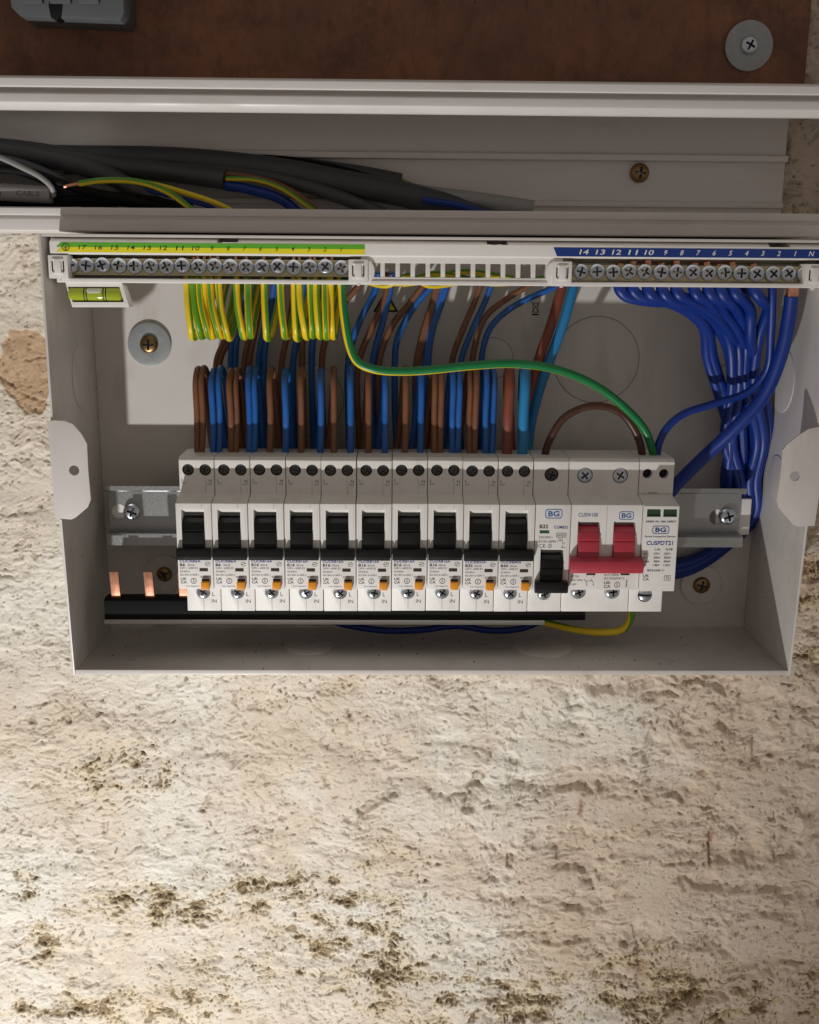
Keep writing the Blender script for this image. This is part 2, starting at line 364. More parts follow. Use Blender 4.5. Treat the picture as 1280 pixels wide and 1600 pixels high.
MARKS = [([(566, 1270), (590, 1252), (620, 1236)], 3.9, 2.8, .6), ([(732, 1262), (738, 1240), (750, 1212)], 5.2, 3.4, .6), ([(690, 1246), (735, 1240)], 2.2, 1.6, .5), ([(1120, 1265), (1165, 1300), (1180, 1345)], 9, 2.4, .12), ([(1040, 1555), (1100, 1565), (1180, 1545)], 7, 2.6, .2), ([(1000, 1490), (1008, 1560)], 6, 2.4, .3), ([(250, 1285), (300, 1260), (345, 1248)], .5, .7, .3), ([(760, 1090), (765, 1180)], .6, .8, .4), ([(830, 1280), (960, 1262)], .6, .9, .3), ([(1160, 1080), (1168, 1130)], 2.6, 1.5, .5), ([(315, 1268), (325, 1250)], 2.6, 1.6, .6), ([(510, 1222), (508, 1230)], 3.2, 1.2, .6), ([(163, 1290), (163, 1302)], 2.4, 1.6, .6),
         ([(797, 1343), (797, 1354)], 2.2, 2.5, .8), ([(1112, 1285), (1112, 1362)], 1.3, 1.6, .5), ([(1113, 1270), (1116, 1345)], 5, .9, .0), ([(1213, 1270), (1214, 1350)], 1.2, 1.2, .2), ([(386, 1300), (425, 1306)], 3.0, 1.2, .5), ([(760, 1260), (815, 1258)], 2.0, 1.0, .4), ([(935, 1350), (1100, 1352)], 2.0, 1.4, .25), ([(880, 1300), (960, 1310)], 5.0, 1.2, .15), ([(940, 1232), (1050, 1260)], 4.0, 1.2, .1),
         ([(700, 1430), (860, 1435), (990, 1448), (1005, 1500)], 1.6, 1.4, .3), ([(1125, 1105), (1180, 1118)], 4.0, 1.2, .3), ([(246, 1290), (247, 1345)], .9, .8, .4), ([(290, 1063), (290, 1064)], 1.5, 1.4, .9), ([(1100, 1560), (1190, 1545)], 6, 1.8, .3), ([(1245, 1060), (1242, 1160)], 3, 1.0, .3), ([(1160, 1270), (1200, 1350)], 7, .9, .1),
         ([(0, 590), (35, 615), (75, 632)], 1.3, 1.3, .6), ([(1232, 205), (1232, 250)], 2.0, 1.5, .6)]
def wall_grid(x0, x1, z0, z1, st):
    xs = np.arange(x0, x1+1e-6, st); zs = np.arange(z0, z1+1e-6, st)
    return np.meshgrid(xs, zs)
def build_wall():
    V = []; Fc = []; A = []; base = 0
    st = 0.6
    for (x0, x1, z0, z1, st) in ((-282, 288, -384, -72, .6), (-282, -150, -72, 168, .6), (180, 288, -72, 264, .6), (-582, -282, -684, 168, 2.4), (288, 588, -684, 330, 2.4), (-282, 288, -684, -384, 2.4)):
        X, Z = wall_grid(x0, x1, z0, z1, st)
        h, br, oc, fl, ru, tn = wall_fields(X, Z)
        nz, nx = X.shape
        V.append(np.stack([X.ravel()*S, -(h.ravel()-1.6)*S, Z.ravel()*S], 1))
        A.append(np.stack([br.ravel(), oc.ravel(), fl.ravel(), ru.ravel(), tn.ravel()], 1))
        i = np.arange(nz-1)[:, None]*nx+np.arange(nx-1)[None, :]; i = i.ravel()+base
        Fc.append(np.stack([i, i+1, i+nx+1, i+nx], 1)); base += nx*nz
    # plain plaster hidden behind the board, the trunking and the box
    for (x0, x1, z0, z1) in ((-582, 180, 168, 530), (-150, 180, -72, 168), (180, 288, 264, 330), (180, 588, 330, 530)):
        V.append(np.array([(x0*S, 0.002, z0*S), (x1*S, 0.002, z0*S), (x1*S, 0.002, z1*S), (x0*S, 0.002, z1*S)])); A.append(np.zeros((4, 5)))
        Fc.append(np.array([[base, base+1, base+2, base+3]])); base += 4
    V = np.concatenate(V); Fc = np.concatenate(Fc); A = np.concatenate(A)
    me = bpy.data.meshes.new('wall'); me.vertices.add(len(V)); me.vertices.foreach_set('co', V.ravel())
    me.loops.add(Fc.size); me.loops.foreach_set('vertex_index', Fc.ravel().astype(np.int32))
    me.polygons.add(len(Fc)); me.polygons.foreach_set('loop_start', np.arange(0, Fc.size, 4, dtype=np.int32))
    me.polygons.foreach_set('use_smooth', np.ones(len(Fc), bool))
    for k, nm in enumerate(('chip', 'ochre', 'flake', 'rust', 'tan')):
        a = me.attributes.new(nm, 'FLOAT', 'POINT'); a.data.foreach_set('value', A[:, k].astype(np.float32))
    me.update(calc_edges=True); me.validate()
    m = bpy.data.materials.new('lime_plaster'); m.use_nodes = True
    n = m.node_tree.nodes; l = m.node_tree.links; b = n['Principled BSDF']; b.inputs['Specular IOR Level'].default_value = 0.25
    geo = n.new('ShaderNodeNewGeometry')
    def noise(sc, det=6, ro=0.6):
        t = n.new('ShaderNodeTexNoise'); t.inputs['Scale'].default_value = sc; t.inputs['Detail'].default_value = det; t.inputs['Roughness'].default_value = ro
        l.new(geo.outputs['Position'], t.inputs['Vector']); return t.outputs['Fac']
    def ramp(fac, a, b2):
        r = n.new('ShaderNodeMapRange'); r.inputs[1].default_value = a; r.inputs[2].default_value = b2; l.new(fac, r.inputs[0]); return r.outputs[0]
    def attr(nm):
        a = n.new('ShaderNodeAttribute'); a.attribute_name = nm; return a.outputs['Fac']
    def mix(fac, a, c):
        x = n.new('ShaderNodeMix'); x.data_type = 'RGBA'
        if isinstance(fac, float): x.inputs[0].default_value = fac
        else: l.new(fac, x.inputs[0])
        for i, q in ((6, a), (7, c)):
            if isinstance(q, tuple): x.inputs[i].default_value = q
            else: l.new(q, x.inputs[i])
        return x.outputs[2]
    def mul(a, k):
        x = n.new('ShaderNodeMath'); x.operation = 'MULTIPLY'; l.new(a, x.inputs[0])
        if isinstance(k, float): x.inputs[1].default_value = k
        else: l.new(k, x.inputs[1])
        return x.outputs[0]
    c = mix(ramp(noise(9, 4), 0.38, 0.62), lin(234, 229, 218), lin(224, 210, 191))
    c = mix(mul(ramp(noise(28, 6), 0.5, 0.72), 0.55), c, lin(240, 238, 230))
    c = mix(mul(attr('tan'), 0.62), c, mix(ramp(noise(30, 6), .35, .65), lin(214, 192, 168), lin(202, 178, 152)))  # right-hand warm light mixed into the base colour
    c = mix(mul(ramp(noise(150, 6, .7), 0.52, 0.75), 0.45), c, lin(190, 176, 154))
    c = mix(mul(ramp(noise(38, 7, .7), 0.52, 0.7), 0.5), c, lin(206, 196, 176))
    c = mix(mul(ramp(noise(600, 4, .7), 0.55, 0.8), 0.35), c, lin(164, 150, 130))
    c = mix(mul(attr('ochre'), mul(ramp(noise(55, 5), 0.3, 0.6), 0.65)), c, lin(214, 195, 150))
    c = mix(mul(attr('flake'), 0.9), c, mix(ramp(noise(300, 6, .7), .35, .65), lin(206, 176, 142), lin(182, 148, 114)))
    c = mix(attr('chip'), c, mix(ramp(noise(240, 5), .3, .7), lin(162, 142, 110), lin(122, 105, 82)))
    c = mix(mul(attr('rust'), ramp(noise(200, 5), .3, .55)), c, lin(140, 74, 36))
    l.new(c, b.inputs['Base Color']); b.inputs['Roughness'].default_value = 0.9
    bp = n.new('ShaderNodeBump'); bp.inputs['Strength'].default_value = 0.8; bp.inputs['Distance'].default_value = 0.0007
    l.new(noise(650, 6, .7), bp.inputs['Height']); l.new(bp.outputs['Normal'], b.inputs['Normal'])
    me.materials.append(m)
    o = bpy.data.objects.new('wall', me); COL.objects.link(o); o['kind'] = 'structure'
    return o
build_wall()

# ------------------------------------------------------------------ brown board above
def wood_mat():
    m = mat('brown_hardboard', (118, 82, 62), 0.62, var=0.1, vscale=40, bump=0.5, bscale=420, dist=0.0005)
    n = m.node_tree.nodes; l = m.node_tree.links; b = n['Principled BSDF']; src = b.inputs['Base Color'].links[0].from_socket
    geo = n.new('ShaderNodeNewGeometry')
    def layer(src, sc, lo, hi, col, k, stretch=(1, 1, 1), ro=.7):
        mp = n.new('ShaderNodeMapping'); mp.inputs['Scale'].default_value = stretch; l.new(geo.outputs['Position'], mp.inputs['Vector'])
        t = n.new('ShaderNodeTexNoise'); t.inputs['Scale'].default_value = sc; t.inputs['Detail'].default_value = 7; t.inputs['Roughness'].default_value = ro; l.new(mp.outputs[0], t.inputs['Vector'])
        r = n.new('ShaderNodeMapRange'); r.inputs[1].default_value = lo; r.inputs[2].default_value = hi; r.inputs[4].default_value = k; l.new(t.outputs['Fac'], r.inputs[0])
        x = n.new('ShaderNodeMix'); x.data_type = 'RGBA'; l.new(r.outputs[0], x.inputs[0]); l.new(src, x.inputs[6]); x.inputs[7].default_value = col
        return x.outputs[2]
    c = layer(src, 16, .42, .62, lin(150, 98, 68), .8)
    c = layer(c, 34, .5, .66, lin(88, 60, 46), .75)
    c = layer(c, 210, .5, .72, lin(84, 56, 42), .6, (1, 1, .45))
    c = layer(c, 330, .64, .72, lin(176, 136, 100), .5, (1.6, 1, .5))
    c = layer(c, 130, .66, .72, lin(44, 30, 24), .9)
    l.new(c, b.inputs['Base Color'])
    return m
xr = xx(1264, 14, 60)
solo('backboard', MB().box(-560, xr, 3, 14, zz(136, 14, 640), 500), [wood_mat()], 'dark brown hardboard panel across the top above the white trunking', 'board', bevel=0.6)
def washer_screw(px, py, d, rw, rs, kind, wm, label, name='washer_screw'):
    x, _, z = at(px, py, d+1.5)
    t = thing(name, label, 'screw', (x, d, z))
    if rw: part('washer', MB().ring(x, z, rs*0.55, rw, d+0.1, d+1.5, 40), wm, t, 0.25)
    screw(t, kind, x, d+(1.7 if rw else 1.0), z, rs, 'screw_head')
    return t
washer_screw(1171, 71, 14, 12.2, 4.4, 'zinc', 'zincdull', 'large grey washer with a cross-head screw on the brown board')
# grey block cut by the top edge
x0 = at(18, 20, 40); x1 = at(194, 20, 40); zb = zz(26, 40, 100)
t = thing('terminal_block', 'grey plastic block on the brown board cut off by the top edge', 'terminal block', ((x0[0]+x1[0])/2, 14, zb))
part('housing', MB().prism_d([(x0[0]-2, zb+40), (x0[0], zb+4), (x0[0]+4, zb), (x1[0]-2, zb-1.5), (x1[0], zb+2), (x1[0], zb+40)], 14.2, 40), 'greyplastic', t, 0.8)
for px in (52, 96, 140):
    p = at(px, 3, 40.5); part('clamp_rib', MB().prism_d([(p[0]-5, p[2]-1), (p[0]+5, p[2]-1), (p[0]+4, p[2]+12), (p[0]-4, p[2]+12)], 40.1, 43), 'greyplastic', t, 0.7)
p = at(92, 24, 36); part('lock_screw', MB().prism_d([(p[0]-3.4, p[2]+4), (p[0]+3.4, p[2]+4), (p[0]+2.2, p[2]-2), (p[0], p[2]-3.4), (p[0]-2.4, p[2]-2)], 33, 41.2), 'black', t, 0.5)

# ------------------------------------------------------------------ trunking
TD = 50
zt0, zt1 = zz(122, TD, 640), zz(180, TD, 640); zb0, zb1 = zz(328, TD, 640), zz(367, TD, 640)
t = thing('cable_trunking', 'open white plastic cable trunking running above the fuse box', 'trunking', (0, 4, zb1))
def zt(py): return zz(py, TD, 640)
part('upper_rail', MB().prism_x([(4, zt(122)), (46, zt(122)), (49, zt(124)), (50, zt(128)), (50, zt(140)), (48.8, zt(143)), (46.5, zt(144)), (46.5, zt(149)), (49.5, zt(150)), (51.5, zt(153)), (52, zt(166)), (50.5, zt(173)), (48.5, zt(177)), (45.5, zt(177)), (45.5, zt(158)), (4, zt(150))], -560, 560), 'pvc', t, 0.35)
part('lower_rail', MB().prism_x([(4, zt(366)), (49, zt(366)), (50, zt(364)), (50, zt(347)), (48.6, zt(345)), (48.6, zt(341)), (50, zt(340)), (50, zt(330)), (49, zt(328)), (47.2, zt(328)), (47.2, zt(352)), (4, zt(354))], -560, 560), 'pvc', t, 0.3)
bx1 = xx(1228, 5, 250)
part('base', MB().prism_x([(1, zt(366)+1), (4.5, zt(366)+1), (4.5, zz(318, 4.5)), (7, zz(317, 7)), (7, zz(309, 7)), (4.5, zz(308, 4.5)), (4.5, zz(246, 4.5)), (9, zz(244, 9)), (9, zz(235, 9)), (4.5, zz(233, 4.5)), (4.5, zt(150)), (1, zt(150))], -560, bx1), 'pvc', t, 0.3)
washer_screw(1000, 270, 4.5, 0, 5.0, 'brass', None, 'brass cross-head screw fixing the trunking base to the wall', 'screw')
CAB = 'cables lying in the trunking'
def cable(label, pts, r, m='gsheath', cat='cable', name='sheathed_cable', flat=1.0, cores=()):
    if pts[0][0] < -20: pts = [(pts[0][0]-800, pts[0][1]-6, pts[0][2]), (pts[0][0]-300, pts[0][1]-3, pts[0][2])]+list(pts)
    b = MB().tube([at(*p) for p in pts], r, 16, smooth=8, flat=flat)
    o = solo(name, b, m, label, cat, CAB)
    for (cm, cp, cr) in cores:
        c = MB()
        if cm == 'earth': c.tube([at(*p) for p in cp], cr, 12, lambda j: 1 if j in (0, 1, 2, 3, 6) else 0); part('core', c, ['yellow', 'green'], o)
        else: c.tube([at(*p) for p in cp], cr, 10); part('core', c, cm, o)
    return o
cable('dark grey cable at the top of the bundle entering from the left', [(-60, 232, 22), (30, 240, 22), (110, 256, 24), (172, 275, 26), (260, 330, 24)], 4.6)
cable('dark grey cable under the thin pale wire at far left', [(-60, 252, 30), (20, 258, 30), (80, 280, 30), (130, 310, 28), (190, 340, 24)], 4.2)
c = cable('pale grey cable stub with embossed lettering at far left', [(-70, 298, 40), (0, 300, 40), (40, 302, 40), (81, 304, 40)], 4.3, 'lsheath')
k = MB()
for s_, px in (('3', 2), ('CABLE', 30)):
    b = MB().text(s_, 0, -1.2, 0, 2.2, w=(1.4 if s_ == '3' else 11.5)); o0 = at(px, 302, 40)
    k.add([(o0[0]+p[0], 40+math.sqrt(max(0.1, 4.36**2-p[2]**2)), o0[2]+p[2]-0.03*p[0]) for p in b.v], b.f)
part('embossed_lettering', k, 'gsheath', c)
cable('thin pale grey wire curving over the lettered cable stub', [(-40, 232, 42), (0, 246, 44), (35, 262, 46), (62, 276, 46), (80, 292, 45), (84, 306, 42)], 1.3, 'lsheath', 'wire', 'thin_wire')
cable('dark grey flat cable cut back to show brown and blue cores', [(-70, 226, 12), (60, 238, 14), (170, 258, 18), (260, 268, 22), (353, 281, 26)], 6.2, flat=0.8, cores=[
    ('brown', [(352, 272, 26), (385, 276, 27), (430, 287, 28), (470, 308, 28), (510, 345, 26)], 1.7), ('nblue', [(352, 290, 27), (390, 296, 28), (440, 312, 28), (480, 345, 26)], 2.6), ('earth', [(353, 279, 29), (400, 281, 30), (440, 294, 31), (490, 328, 30)], 1.2)])
cable('long dark grey cable sloping down to the right through the trunking', [(-70, 240, 9), (80, 246, 10), (280, 250, 12), (420, 264, 15), (540, 286, 19), (640, 306, 22), (760, 340, 22)], 6.4)
cable('dark grey cable end with green and blue cores right of centre', [(200, 246, 6.6), (420, 254, 8), (500, 262, 9), (570, 272, 11), (627, 283, 13)], 4.0, cores=[('earth', [(626, 282, 13), (645, 290, 14), (670, 302, 15), (700, 330, 15)], 1.3), ('nblue', [(626, 289, 14), (650, 299, 15), (685, 330, 15)], 1.6)])
cable('mid grey empty cable sheath ending furthest right in the trunking', [(380, 262, 7), (560, 280, 10), (660, 302, 16), (740, 312, 22), (834, 326, 26)], 4.2, 'lsheath', cores=[('copper', [(690, 318, 30), (720, 321, 31), (745, 330, 31)], .8), ('nblue', [(660, 312, 31), (710, 320, 32), (770, 336, 32)], 1.8)])
cable('black cable low in the trunking beneath the earth wires', [(-40, 320, 34), (90, 312, 34), (200, 312, 34), (300, 330, 32)], 3.6, 'busblack')
cable('thin dark cable crossing over the bundle near the left end', [(-40, 262, 40), (40, 268, 41), (120, 294, 40), (230, 318, 38), (330, 340, 34)], 2.2, 'busblack')
cable('dark grey cable dipping behind the brown and blue cores', [(100, 262, 20), (300, 262, 16), (420, 276, 20), (520, 304, 24), (600, 335, 24)], 3.4)
cable('slim dark cable along the rear rib of the trunking', [(-70, 236, 10), (120, 240, 11), (300, 244, 12), (480, 254, 13), (620, 292, 16), (700, 330, 18)], 2.0, 'busblack')
def earthwire(label, pts, r, tip=None, name='earth_wire', group=None, greens=(0, 1, 2, 3), phase=0.0, twist=0.0, gm='green'):
    b = MB().tube([at(*p) for p in pts], r, 12, lambda j: 1 if j in greens else 0, phase=phase, twist=twist)
    o = solo(name, b, ['yellow', gm], label, 'wire', group)
    if tip: part('copper_end', MB().tube([at(*p) for p in tip], r*0.55, 8, smooth=4), 'copper', o)
    return o
earthwire('green and yellow wire with bare copper tip lying in the trunking', [(124, 287, 44), (160, 282, 45), (215, 284, 46), (262, 300, 46), (310, 335, 44)], 1.55, [(100, 292, 43), (112, 289, 43), (126, 287, 44)], greens=(0, 1, 2, 9), group=CAB)
earthwire('second green and yellow wire emerging behind the bare-tipped one', [(170, 282, 38), (230, 286, 40), (290, 301, 42), (345, 320, 42), (390, 345, 40)], 1.35, greens=(2, 3, 4, 5), group=CAB)
cable('thin blue wire between the two green and yellow wires', [(230, 296, 38), (290, 312, 40), (330, 324, 40), (360, 345, 38)], 1.2, 'nblue', 'wire', 'core_wire')

# ------------------------------------------------------------------ consumer unit enclosure
XL, XR, ZB, ZT = -173.5, 200.0, -87.3, 133.2
box = thing('consumer_unit_enclosure', 'open white metal fuse box on the plaster wall without its lid', 'fuse box', (13, 2, ZB))
part('back_panel', MB().box(XL+1.3, XR-1.3, 1.2, 2.6, ZB+1.3, ZT-1.3), 'steel_white', box)
for x0, x1 in ((XL, XL+1.2), (XR-1.2, XR)):
    part('side_panel', MB().prism_x([(1, ZB), (75, ZB), (79, -4), (82, -3.2), (81.2, ZT), (1, ZT)], x0, x1), 'steel_white', box, 0.25)
part('bottom_panel', MB().prism_x([(1, ZB), (74.6, ZB), (74.6, ZB+2.4), (73.4, ZB+2.4), (73.4, ZB+1.2), (1, ZB+1.2)], XL+1.25, XR-1.25), 'steel_white', box, 0.2)
part('top_panel', MB().box(XL+1.25, XR-1.25, 1, 81, ZT-1.2, ZT), 'steel_white', box, 0.25)
def tab(pts, hole):
    b = MB().prism_d([(at(x, y, 82)[0], at(x, y, 82)[2]) for x, y in pts], 82.1, 83.2)
    me = mesh_of(b, 'lid_tab', ['steel_white'], ORG[box], 0.25)
    h = at(hole[0], hole[1], 83); me = boolean(me, [(ORG[box], MB().cyl(h[0], h[2], 2.5, 70, 90, 24))], 'lid_tab'); finish(me)
    link('lid_tab', me, box)
tab([(75, 659), (84, 656), (102, 657), (115, 662), (128, 677), (137, 693), (139, 735), (143, 780), (138, 792), (119, 808), (112, 811), (87, 809)], (116, 735))
tab([(1300, 664), (1280, 666), (1262, 670), (1246, 680), (1228, 694), (1222, 703), (1219, 740), (1213, 782), (1216, 793), (1239, 819), (1246, 822), (1272, 821), (1284, 740)], (1242, 744))
def knock(px, py, d, r, name='knockout'):
    x, _, z = at(px, py, d); k = part(name, MB().lathe(x, z, [(r, 2.5), (r, 2.95), (r-.35, 3.05)], 48), 'steel_white', box)
    part('cut_line', MB().ring(x, z, r+.05, r+.45, 2.5, 2.68, 48), 'cutline', k)  # shade of the knockout's gap painted as a thin grey ring
knock(932, 562, 2.6, 23.5); knock(770, 560, 2.6, 11); knock(480, 625, 2.6, 20); knock(1128, 545, 2.6, 9)
b = MB()
for px, py, r in ((482, 1003, 13), (850, 1006, 16)):
    b = MB(); x, z = xx(px, 40, py), ZB+1.2; n = 40; v = []
    for rr, zz_ in ((r, z-.02), (r, z+.35), (r-.4, z+.45)): v += [(x+rr*math.cos(2*math.pi*i/n), 36+rr*math.sin(2*math.pi*i/n), zz_) for i in range(n)]
    b.add(v, [(k*n+i, k*n+(i+1) % n, (k+1)*n+(i+1) % n, (k+1)*n+i) for k in range(2) for i in range(n)]+[tuple(range(2*n, 3*n))]); part('knockout', b, 'steel_white', box)
for (dd, z, r) in ((30, 62, 17), (34, 10, 12)):          # embossed rounds on the side panels
    for xs, sg in ((XR-1.2, -1), (XL+1.2, 1)):
        b = MB(); n = 36; v = []
        for rr, ex in ((r, -.02), (r, .35), (r-.4, .45)): v += [(xs+sg*ex, dd+rr*math.cos(2*math.pi*i/n), z+rr*math.sin(2*math.pi*i/n)) for i in range(n)]
        b.add(v, [(k*n+i, k*n+(i+1) % n, (k+1)*n+(i+1) % n, (k+1)*n+i) for k in range(2) for i in range(n)]+[tuple(range(2*n, 3*n))]); part('knockout', b, 'steel_white', box)
# printed marks on the back panel
p = at(603, 470, 2.7); b = MB(); tri = [(p[0]-7, p[2]-6), (p[0]+7, p[2]-6), (p[0], p[2]+6)]; b.prism_d(tri, 2.62, 2.7, 0); b.prism_d([(p[0]+(x-p[0])*.72, p[2]-2+(z+2-p[2])*.72) for x, z in tri], 2.68, 2.76, 1)
part('warning_triangle', b, ['inkblk', 'tapeyellow'], box)
p = at(837, 482, 2.7); b = MB()
def stroke(b, x0, z0, x1, z1, wd, d, m=0):
    dx, dz = x1-x0, z1-z0; L = math.hypot(dx, dz); nx, nz = -dz/L*wd/2, dx/L*wd/2
    b.add([(x0+nx, d, z0+nz), (x1+nx, d, z1+nz), (x1-nx, d, z1-nz), (x0-nx, d, z0-nz)], [(0, 1, 2, 3)], m)
b.bars(p[0]-2, p[2]-3.6, 2.75, 4, .8)
for q in ((-1.2, -2, -1.5, 3), (1.2, -2, 1.5, 3), (-2, 3, 2, 3), (-1.2, -2, 1.2, -2), (-2.2, -2.2, 2.2, 3.6), (2.2, -2.2, -2.2, 3.6)): stroke(b, p[0]+q[0], p[2]+q[1], p[0]+q[2], p[2]+q[3], .35, 2.75)
part('crossed_bin_mark', b, 'inkblk', box)
washer_screw(233, 538, 2.6, 11.8, 4.9, 'brass', 'zincdull', 'grey washer with brass screw at the upper left of the box back')
washer_screw(1096, 914, 2.6, 11.8, 4.9, 'brass', 'steel_white', 'pale washer with brass screw at the lower right of the box back')
washer_screw(257, 897, 2.6, 11.0, 4.4, 'brass', 'steel_white', 'brass screw in the box back between the two copper prongs')

# ------------------------------------------------------------------ DIN rail
RL, RR = xx(163, 28, 765), xx(1167, 28, 770); r0, r1 = zz(760, 28, 320), zz(852.5, 28, 320)
rail = thing('din_rail', 'galvanised mounting rail across the box carrying all breakers', 'rail', ((RL+RR)/2, 3, r1))
me = mesh_of(MB().prism_x([(d_+8, z_) for d_, z_ in ((12, r0-3.4), (19, r0-3.2), (20, r0-2.5), (20, r0), (19, r0), (18.9, r0-2.2), (11, r0-2.4), (11, r1+5.4), (18.9, r1+5.2), (18.9, r1), (20, r1), (20, r1+5.6), (19, r1+6.4), (12, r1+6.4))], RL, RR), 'rail', ['rail'], ORG[rail])
cuts = []
for px in (186, 1121):
    x, _, z = at(px, 800 if px < 600 else 808, 20); cuts.append((ORG[rail], MB().cyl(x, z, 4.4, 12, 50, 28)))
link('rail', finish(boolean(me, cuts, 'rail')), rail)
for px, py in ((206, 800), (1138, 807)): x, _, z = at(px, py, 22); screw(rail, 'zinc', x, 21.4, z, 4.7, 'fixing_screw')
x0 = xx(1118, 18, 808); x1 = xx(1173, 18, 808); solo('rail_bracket', MB().box(x0, x1, 2.7, 18.6, zz(836, 18, 1150), zz(779, 18, 1150)), 'plastic', 'white plastic bracket behind the right end of the rail', 'bracket', bevel=1.2)
x0 = xx(172, 18, 808); x1 = xx(228, 18, 808); solo('rail_bracket', MB().box(x0, x1, 2.7, 18.6, zz(828, 18, 180), zz(772, 18, 180)), 'plastic', 'white plastic bracket seen through the hole at the left end of the rail', 'bracket', bevel=1.2)

# ------------------------------------------------------------------ busbar
bus = thing('busbar', 'black comb busbar with copper prongs under the row of breakers', 'busbar', (-30, 40, -69))
bx0, bx1 = xx(163, 53, 950), xx(915, 53, 955); zB0, zB1 = zz(936, 53, 240), zz(967, 53, 240)
part('insulator', MB().prism_x([(44, zB0), (52, zB0), (53, zB0-1), (54, zB1), (44, zB1)], bx0, bx1), 'busblack', bus, 0.3)
part('edge_strip', MB().prism_x([(42, zB1-.1), (54.4, zB1-.1), (54.8, zB1-.7), (54.8, zB1-2.4), (42, zB1-2.4)], bx0, bx1-22), 'busedge', bus, 0.3)
for i in range(3):
    xa = xx(179.5, 51, 915)+i*18; zp = zz(894, 51, 240)
    part('copper_prong', MB().prism_d([(xa-2.7, zp), (xa+2.1, zp), (xa+2.7, zB0+.05), (xa-2.1, zB0+.05)], 49.2, 51), 'copper', bus, 0.25)

# ------------------------------------------------------------------ breakers
ST, NT, NB, LB = 25.2, 4.0, -40.5, -58.8; DS, DN, DL = 63.6, 76.0, 56.0
GX = -116.8
def body_profile(dn=DN, ds=DS): return [(20, ST-3), (40, ST), (ds-1.4, ST), (ds, ST-1.6), (ds, 6.4), (dn, NT), (dn, NB), (DL, NB), (DL, LB), (24, LB), (24, -36), (20.3, -36), (20.3, 2)]
def logo(b, x, z, d, wd, h, m):
    """rounded outline with the two letters"""
    n = 5; r = h*.28
    def rr(w2, h2, r):
        return [(x+sx*(w2-r)+r*math.cos(a), z+sz*(h2-r)+r*math.sin(a)) for sx, sz, a0 in ((1, 1, 0), (-1, 1, 90), (-1, -1, 180), (1, -1, 270)) for a in [math.radians(a0+90*i/n) for i in range(n+1)]]
    o = rr(wd/2, h/2, r); i = rr(wd/2-h*.085, h/2-h*.085, r*.8); k = len(o)
    b.add([(p[0], d, p[1]) for p in o]+[(p[0], d, p[1]) for p in i], [(j, (j+1) % k, (j+1) % k+k, j+k) for j in range(k)], m)
    b.text('BG', x, z-h*.29, d, h*.58, m, 'C', wd*.66, bold=0.03)
def ukca(b, x, z, d, h, m): b.text('UK', x, z+h*.54, d, h*.42, m, 'L', h*.92, 0.02); b.text('CA', x, z, d, h*.42, m, 'L', h*.92, 0.02)
def circ_s(b, x, z, d, r, m):
    b.ring(x, z, r*.8, r, d-.01, d, 18, m); b.text('S', x, z-r*.5, d, r, m, 'C')
def org(i): return (GX+18*i+9, 20.3, -18)
def make_body(t, i, wmods, dn, cutters, name='body', ds=DS):
    x0 = GX+18*i
    me = mesh_of(MB().prism_x(body_profile(dn, ds), x0+0.18, x0+18*wmods-0.18), name, ['plastic'], ORG[t], 0.35)
    me = finish(boolean(me, [(ORG[t], c) for c in cutters], name))
    o = link(name, me, t); ORG[o] = ORG[t]
    return o
def hole(x, z, r, d): return MB().cyl(x, z, r, d-6, d+4, 28)
ORD = ['first', 'second', 'third', 'fourth', 'fifth', 'sixth', 'seventh', 'eighth', 'ninth', 'tenth']
GRP = 'row of residual current breakers on the rail'
